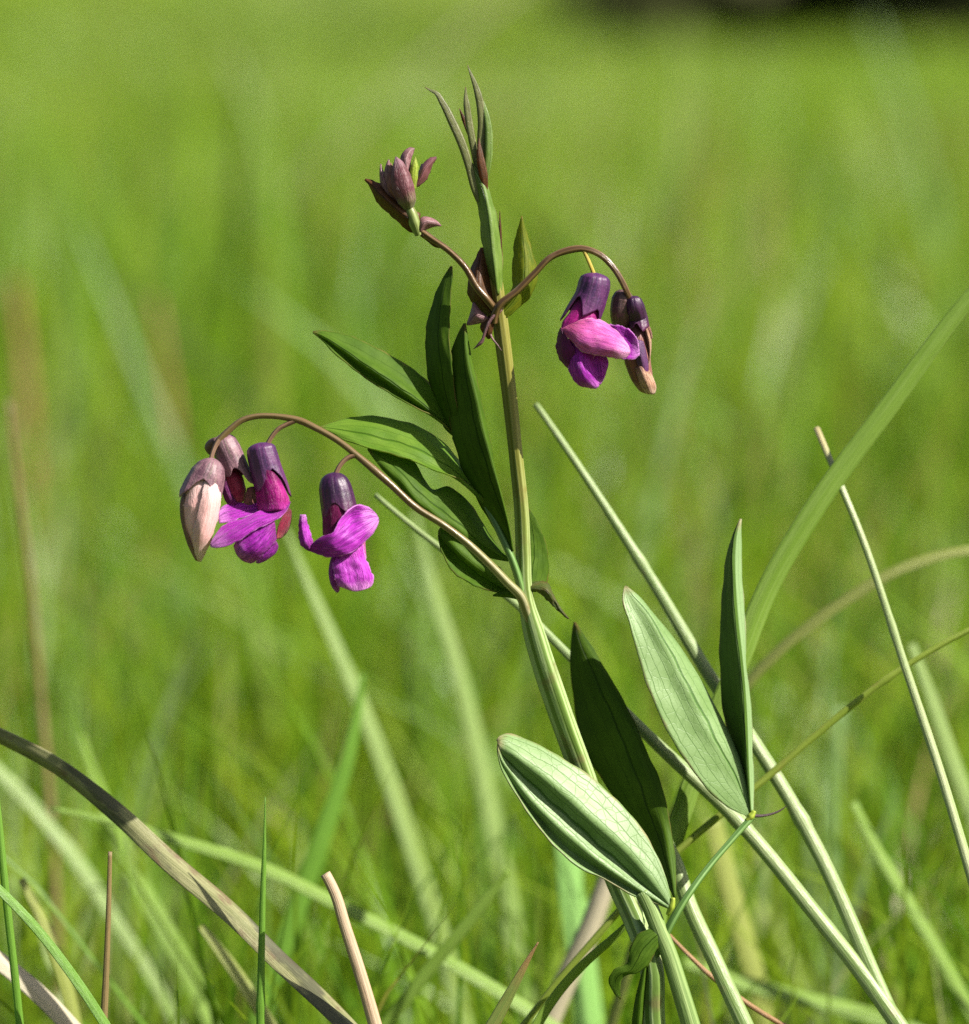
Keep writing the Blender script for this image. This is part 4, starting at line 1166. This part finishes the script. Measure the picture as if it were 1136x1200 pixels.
# ------------------------------------------------------------------ single grass blades and stalks
B = {}
B['green'] = mat_blade('blade_green', (0.20, 0.34, 0.04), (0.28, 0.42, 0.09), None, 0.38)
B['fresh'] = mat_blade('blade_fresh_green', (0.14, 0.30, 0.03), (0.20, 0.39, 0.06), None, 0.4)
B['emerald'] = mat_blade('blade_emerald', (0.20, 0.40, 0.09), (0.27, 0.48, 0.15), None, 0.3)
B['pale'] = mat_blade('blade_pale_grey_green', (0.22, 0.33, 0.08), (0.30, 0.41, 0.14), None, 0.35)
B['olive'] = mat_blade('blade_olive', (0.25, 0.30, 0.05), (0.33, 0.37, 0.11), None, 0.35)
B['yellow'] = mat_blade('blade_yellow_green', (0.26, 0.36, 0.04), (0.34, 0.42, 0.08), (0.32, 0.30, 0.07), 0.4)
B['sky_tint'] = mat_blade('blade_blue_green', (0.17, 0.29, 0.09), (0.24, 0.36, 0.15), None, 0.35)  # bluish reflection of the sky put into the blade colour
B['dead'] = mat_blade('blade_withered', (0.17, 0.18, 0.07), (0.29, 0.28, 0.14), (0.15, 0.09, 0.055), 0.12, 0.35, 0.52, shade_bands=(0.05, 0.05, 0.035))  # near-black bands imitate shadow falling across the blade
B['straw'] = mat_blade('stalk_straw', (0.38, 0.26, 0.16), (0.52, 0.40, 0.28), (0.28, 0.17, 0.10), 0.1, 0.5)
B['straw_pale'] = mat_blade('stalk_bleached', (0.40, 0.36, 0.24), (0.52, 0.46, 0.34), None, 0.2, 0.5)
B['white'] = mat_blade('stalk_pale_green', (0.17, 0.26, 0.07), (0.36, 0.43, 0.21), (0.28, 0.25, 0.12), 0.18, 0.4, 0.57)
B['stalk'] = mat_blade('stalk_green_cream', (0.22, 0.30, 0.10), (0.40, 0.44, 0.24), None, 0.1, 0.35, tip=(0.46, 0.38, 0.20))
B['ribbed'] = mat_blade('stalk_ribbed_green', (0.12, 0.20, 0.05), (0.30, 0.40, 0.15), None, 0.1, 0.35)
B['brown'] = mat_blade('stalk_brown', (0.16, 0.12, 0.05), (0.24, 0.17, 0.07), None, 0.1, 0.45)
B['dark'] = mat_blade('stalk_dark_brown', (0.05, 0.04, 0.02), (0.09, 0.07, 0.03), None, 0.05, 0.5)
B['rust'] = mat_blade('stalk_rust', (0.26, 0.13, 0.05), (0.34, 0.20, 0.08), None, 0.15, 0.5)
B['tip'] = mat_blade('blade_green_brown_tip', (0.12, 0.19, 0.04), (0.20, 0.22, 0.06), (0.22, 0.12, 0.05), 0.2, tip=(0.30, 0.17, 0.07))


def to_ground(W, bend=0.35):
    W = [np.array(p) for p in W]
    d = W[-1] - W[-2]
    d /= np.linalg.norm(d)
    step = 0.018
    for _ in range(80):
        d = d + np.array([0, 0, -bend * .25])
        d /= np.linalg.norm(d)
        nxt = W[-1] + d * step
        if nxt[2] <= -0.004:
            f = (W[-1][2] + 0.004) / max(W[-1][2] - nxt[2], 1e-6)
            W.append(W[-1] + d * step * f)
            break
        W.append(nxt)
    return np.array(W)


def blade(name, pts, hws, d, mat, label, cat='grass', kind='blade', twist=(-38, -30), fold=0.25, ground=True, group='single grass blades and stalks', bend=0.35):
    """pts tip to root in photo pixels; hws half widths along them; d depth or (tip depth, root depth)"""
    m = len(pts)
    dd = np.linspace(d[0], d[1], m) if isinstance(d, tuple) else np.full(m, float(d))
    q = spline([(p[0], p[1], dd[i]) for i, p in enumerate(pts)], 8 * m)
    W = np.array([P(a) for a in q])
    sc = S * (DIST + q[:, 2] * S) / DIST
    hw = np.interp(np.linspace(0, 1, len(q)), np.linspace(0, 1, len(hws)), hws) * sc
    if ground:
        n0 = len(W)
        W = to_ground(W, bend)
        hw = np.concatenate([hw, np.full(len(W) - n0, hw[-1])])
    T, R, C = frames(W)
    L = np.concatenate([[0], np.cumsum(np.linalg.norm(np.diff(W, axis=0), axis=1))]) * 1000
    n = len(W)
    V, F, U = [], [], []
    if len(twist) == 2:
        sg = -1.0 if float((R[:8 * m] @ np.array(SUN)).mean()) > 0 else 1.0
        twist = tuple(sg * abs(t) for t in twist)
    if kind == 'stalk':
        seg = 12
        jr = random.Random(len(label) * 7 + m)
        q0 = jr.uniform(30, 60)
        while q0 < L[-1]:
            hw = hw * (1 + 0.22 * np.exp(-((L - q0) / 1.1) ** 2))
            q0 += jr.uniform(45, 75)
        for i in range(n):
            for j in range(seg + 1):
                a = 2 * math.pi * j / seg
                k = 1 + .07 * math.cos(5 * a) + .05 * math.cos(9 * a + 1)
                V.append(W[i] + hw[i] * k * (R[i] * math.cos(a) + C[i] * math.sin(a)))
                U.append((L[i], j / seg))
        for i in range(n - 1):
            for j in range(seg):
                a = i * (seg + 1) + j
                F.append((a, a + 1, a + seg + 2, a + seg + 1))
        geo = capped((V, F, U), seg)
        o = mk(name, geo, mat)
    else:
        seg = 8
        for i in range(n):
            tw = math.radians(float(np.interp(min(1, i / (8 * m)), np.linspace(0, 1, len(twist)), twist)))
            e1 = R[i] * math.cos(tw) + C[i] * math.sin(tw)
            e2 = -R[i] * math.sin(tw) + C[i] * math.cos(tw)
            wk = hw[i] / max(.35, abs(math.cos(tw)))
            for j in range(seg + 1):
                s = 2 * j / seg - 1
                V.append(W[i] + wk * (e1 * s + e2 * fold * (1 - abs(s)) - e2 * fold * .08 * math.cos(s * 9)))
                U.append((L[i], j / seg))
        for i in range(n - 1):
            for j in range(seg):
                a = i * (seg + 1) + j
                F.append((a, a + 1, a + seg + 2, a + seg + 1))
        o = mk(name, (V, F, U), mat, thick=1.2)
    o['label'] = label
    o['category'] = cat
    o['group'] = group
    o['kind'] = 'thing'
    return o


# right side
blade('tall_grass', [(1250, 230), (1136, 350), (1040, 478), (960, 588), (895, 700), (868, 770), (835, 850), (808, 925), (785, 1000), (770, 1080)], [1.8, 8.1, 9.9, 11.7, 12.6, 12.6, 12.6, 11.7, 11.7, 10.8], (150, 130), B['green'],
      'broad light green blade rising to the right edge behind the folded upright leaflet', twist=(-20, -20))
blade('grass_stalk', [(957, 502), (975, 545), (1010, 630), (1060, 780), (1100, 900), (1136, 1020), (1180, 1180)], [3.5, 4, 4.4, 5, 5.5, 6, 6.5], (190, 20), B['stalk'],
      'thin cream and green stalk with a cut top, near the right edge', kind='stalk')
blade('tall_grass', [(1240, 655), (1136, 645), (1060, 665), (980, 711), (920, 757), (880, 797), (830, 870), (790, 960)], [3.42, 5.47, 6.16, 6.5, 6.16, 6.16, 6.16, 6.16], 480, B['olive'],
      'soft olive blade arching out of the right edge at mid height', twist=(-32, -32))
blade('grass_stalk', [(1240, 690), (1136, 738), (1090, 763), (1040, 795), (960, 858), (890, 918), (850, 950), (800, 992), (740, 1050)], [2, 3, 3.4, 3.6, 4, 4.2, 4.2, 4.2, 4], (150, 120), B['yellow'],
      'thin yellow green stalk slanting down to the left across the pale stalks', kind='stalk')
blade('grass_stalk', [(628, 474), (660, 520), (700, 580), (770, 690), (835, 798), (882, 868), (925, 937), (962, 1005), (993, 1072), (1022, 1140), (1055, 1212)], [3.5, 4.4, 5.3, 6.6, 7.5, 7.8, 8, 8.3, 8.6, 8.8, 8.8], (240, 60), B['white'],
      'pale green stalk with its tip beside the upper stem, running down to the right', kind='stalk')
blade('grass_stalk', [(440, 580), (490, 622), (540, 660), (600, 704), (670, 772), (765, 868), (870, 968), (950, 1065), (1005, 1135), (1055, 1205)], [2.76, 3.68, 4.23, 5.06, 6.44, 7.82, 8.28, 8.74, 9.2, 10.12], (200, 60), B['white'],
      'long pale stalk crossing behind the stem from the left flower to the lower right', kind='stalk')
blade('grass_stalk', [(752, 1045), (759, 1058), (770, 1085), (783, 1117), (796, 1158), (810, 1205)], [9, 9.5, 9.5, 10, 10.5, 11], (2, 0), B['ribbed'],
      'ribbed green stalk just under the large lower left leaflet', kind='stalk')
blade('grass_stalk', [(760, 945), (775, 978), (792, 1014), (808, 1062), (835.6, 1122), (873, 1203)], [8, 8.5, 9, 9.5, 9.5, 10], (150, 30), B['white'],
      'smooth pale stalk behind the dark leaflet at the bottom', kind='stalk')
blade('tall_grass', [(836, 960), (848, 1010), (862, 1065), (886, 1150), (900, 1210)], [10, 11, 12, 12, 12], 800, B['olive'], 'blurred olive blade between the two lower pale stalks')
blade('tall_grass', [(1000, 940), (1030, 1000), (1060, 1050), (1110, 1135), (1150, 1210)], [4.32, 6.48, 7.2, 7.2, 7.2], 620, B['green'], 'blurred green blade leaning in the lower right corner')
blade('tall_grass', [(640, 655), (700, 690), (780, 740), (870, 792), (930, 832), (1000, 892), (1080, 960), (1150, 1030)], [3.37, 5.4, 6.07, 6.41, 6.75, 7.42, 8.09, 8.09], 3200, B['pale'],
      'wide pale blade, very blurred, slanting down to the right edge', twist=(-37, -37))
blade('tall_grass', [(890, 850), (940, 910), (1000, 975), (1070, 1040), (1150, 1110)], [3.72, 6.51, 8.37, 9.3, 9.3], 2400, B['pale'], 'wide pale green blurred blade below the wide slanting one', twist=(-27, -27))
blade('tall_grass', [(1068, 755), (1090, 815), (1112, 880), (1140, 960), (1160, 1040)], [4.5, 7.5, 9, 9, 9], 700, B['pale'], 'pale blurred blade behind the thin stalk at the right edge')
blade('tall_grass', [(800, 1125), (860, 1148), (930, 1168), (1000, 1185), (1070, 1208)], [6, 8, 9, 9, 9], 700, B['green'], 'blurred green blade lying almost flat along the bottom right')
blade('grass_stalk', [(775, 1085), (800, 1112), (830, 1141), (870, 1172), (930, 1208)], [1.6, 2.5, 3, 3, 3], 110, B['rust'], 'fine reddish tan stalk curving out under the ribbed stalk', kind='stalk')
blade('tall_grass', [(985, 830), (975, 960), (978, 1080), (985, 1210)], [5.6, 9.6, 10.4, 10.4], 1500, B['sky_tint'], 'very blurred upright blue green blade in the lower right gap')

# lower left
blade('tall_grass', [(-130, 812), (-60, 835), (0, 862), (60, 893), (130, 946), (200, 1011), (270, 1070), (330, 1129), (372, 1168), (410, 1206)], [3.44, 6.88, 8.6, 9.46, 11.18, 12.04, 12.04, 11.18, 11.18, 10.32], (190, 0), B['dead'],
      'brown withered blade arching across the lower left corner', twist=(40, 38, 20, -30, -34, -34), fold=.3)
blade('grass_stalk', [(311, 934), (310, 985), (308, 1050), (305, 1205)], [.6, 3, 4, 4.8], 30, B['fresh'], 'thin upright green blade tip behind the withered blade', kind='stalk')
blade('grass_stalk', [(129, 998), (128, 1040), (126, 1100), (121, 1205)], [2.4, 3, 3.6, 4.4], 20, B['brown'], 'short brown upright stalk at the lower left', kind='stalk')
blade('grass_stalk', [(-6, 900), (0, 975), (8, 1060), (18, 1150), (24, 1210)], [2, 4, 4.6, 4.6, 4.6], 40, B['fresh'], 'green stalk standing at the left edge', kind='stalk')
blade('tall_grass', [(-60, 990), (-10, 1034), (40, 1085), (90, 1150), (130, 1212)], [4, 5, 5.4, 5.6, 5.6], 0, B['fresh'], 'narrow bright green blade cutting the lower left corner', twist=(-27, -27))
blade('dry_stalk', [(381, 1024), (392, 1046), (404, 1085), (420, 1135), (441, 1208)], [6, 6.6, 7, 7.4, 8], -14, B['straw'], 'tan dry stalk with a cut top right of the withered blade', kind='stalk')
blade('tall_grass', [(-80, 1070), (-20, 1112), (40, 1160), (90, 1212)], [7, 9.8, 10.5, 10.5], 170, B['straw_pale'], 'wide bleached strip in the lowest left corner', twist=(-32, -32))
blade('tall_grass', [(631, 1104), (616, 1130), (600, 1160), (575, 1206)], [.6, 4, 6.5, 8], 0, B['tip'], 'pointed brown edged blade tip at the bottom middle', twist=(-30, -30))
blade('tall_grass', [(742, 1075), (715, 1102), (690, 1124), (655, 1162), (625, 1210)], [2, 4.5, 5, 5.4, 5.6], 60, B['green'], 'narrow green blade sloping down left of the stem foot', twist=(-52, -52))
blade('dry_stalk', [(722, 1000), (708, 1040), (690, 1090), (662, 1150), (636, 1212)], [10, 12, 13, 13, 13], 520, B['straw_pale'], 'blurred pinkish bleached stalk under the large lower left leaflet', kind='stalk')
blade('tall_grass', [(660, 900), (664, 980), (672, 1060), (682, 1130), (692, 1212)], [9.6, 14.4, 16, 16.8, 16.8], 800, B['emerald'], 'broad emerald blurred blade behind the bleached stalk')
blade('tall_grass', [(486, 600), (505, 680), (538, 790), (568, 920), (596, 1060), (620, 1212)], [2.3, 7.49, 9.79, 10.94, 11.52, 11.52], 1250, B['pale'], 'wide pale blurred blade left of the large lower leaflet')
blade('tall_grass', [(335, 620), (362, 685), (395, 760), (440, 870), (485, 1000), (520, 1110), (545, 1212)], [2.11, 6.32, 8.42, 9.83, 10.53, 10.53, 10.53], 1000, B['pale'], 'pale blurred blade rising towards the flower nearest the stem')
blade('tall_grass', [(425, 790), (412, 870), (385, 960), (350, 1060), (318, 1150), (300, 1212)], [2.16, 7.92, 10.8, 11.52, 11.52, 11.52], 750, B['fresh'], 'bright green blurred blade leaning right above the dry tan stalk')
blade('tall_grass', [(60, 948), (130, 962), (210, 985), (300, 1014), (400, 1062), (500, 1113), (600, 1172), (660, 1212)], [2.25, 5.25, 6.75, 7.5, 7.5, 7.5, 7.5, 7.5], 480, B['green'], 'long green blade lying low behind the withered blade', twist=(-32, -32))
blade('tall_grass', [(596, 1020), (570, 1055), (540, 1092), (512, 1125), (478, 1168), (445, 1212)], [3.2, 6.4, 7.2, 7.6, 7.6, 7.6], 420, B['green'], 'blurred green blade crossing the low lying one at the bottom')
blade('tall_grass', [(-60, 850), (0, 905), (60, 970), (130, 1068), (180, 1145), (215, 1212)], [2.98, 6.94, 8.43, 8.93, 8.93, 8.93], 1000, B['pale'], 'pale green blurred blade sloping through the lower left')
blade('tall_grass', [(95, 860), (130, 960), (165, 1040), (210, 1120), (255, 1212)], [2.38, 7.14, 9.52, 10.11, 10.11], 1000, B['green'], 'blurred mid green blade under the withered blade')
blade('tall_grass', [(235, 1085), (262, 1120), (290, 1160), (322, 1212)], [4, 7, 8, 8], 350, B['olive'], 'short olive blade tip below the withered blade')
blade('tall_grass', [(25, 1030), (45, 1070), (66, 1120), (90, 1212)], [4, 7, 8, 8], 350, B['olive'], 'short blurred olive blade in the lower left corner')

# far behind, left and top: strongly blurred stems that still read one by one
blade('grass_stalk', [(10, 470), (20, 560), (36, 680), (48, 820), (60, 960), (70, 1150)], [2.52, 3.47, 3.78, 4.41, 4.41, 4.41], 1300, B['brown'], 'brown blurred stalk standing along the left edge', kind='stalk')
blade('dry_stalk', [(18, 330), (28, 430), (36, 540), (42, 700), (50, 900)], [4.5, 7.2, 7.2, 5.85, 5.4], 5000, B['rust'], 'blurred tan stalk glowing behind the left edge', kind='stalk')
blade('dry_stalk', [(182, 350), (192, 420), (204, 500), (220, 640), (240, 840)], [3.2, 5.2, 4.8, 4, 4], 5000, B['rust'], 'blurred rusty stalk behind the left flower group', kind='stalk')
blade('tall_grass', [(95, 270), (140, 380), (200, 520), (260, 660), (320, 830), (350, 980)], [2.4, 4.8, 5.7, 6, 6, 6], 4500, B['sky_tint'], 'blurred blue green blade running behind the pink bud', twist=(-27, -27))
blade('tall_grass', [(265, 60), (305, 150), (330, 280), (345, 420), (355, 600)], [1.98, 3.3, 3.3, 2.97, 2.97], 10000, B['pale'], 'faint pale blurred blade high on the left')
blade('tall_grass', [(610, -20), (560, 22), (480, 90), (400, 165), (320, 250), (240, 360)], [2.1, 2.4, 2.25, 2.1, 2.1, 2.1], 12000, B['straw_pale'], 'faint bleached blurred stalk slanting to the top edge above the shoot', twist=(-22, -22))
blade('tall_grass', [(1020, 20), (1052, 100), (1080, 190), (1102, 300), (1120, 460)], [1.93, 3.47, 3.85, 3.85, 3.85], 10000, B['sky_tint'], 'faint blue green blurred blade in the upper right')
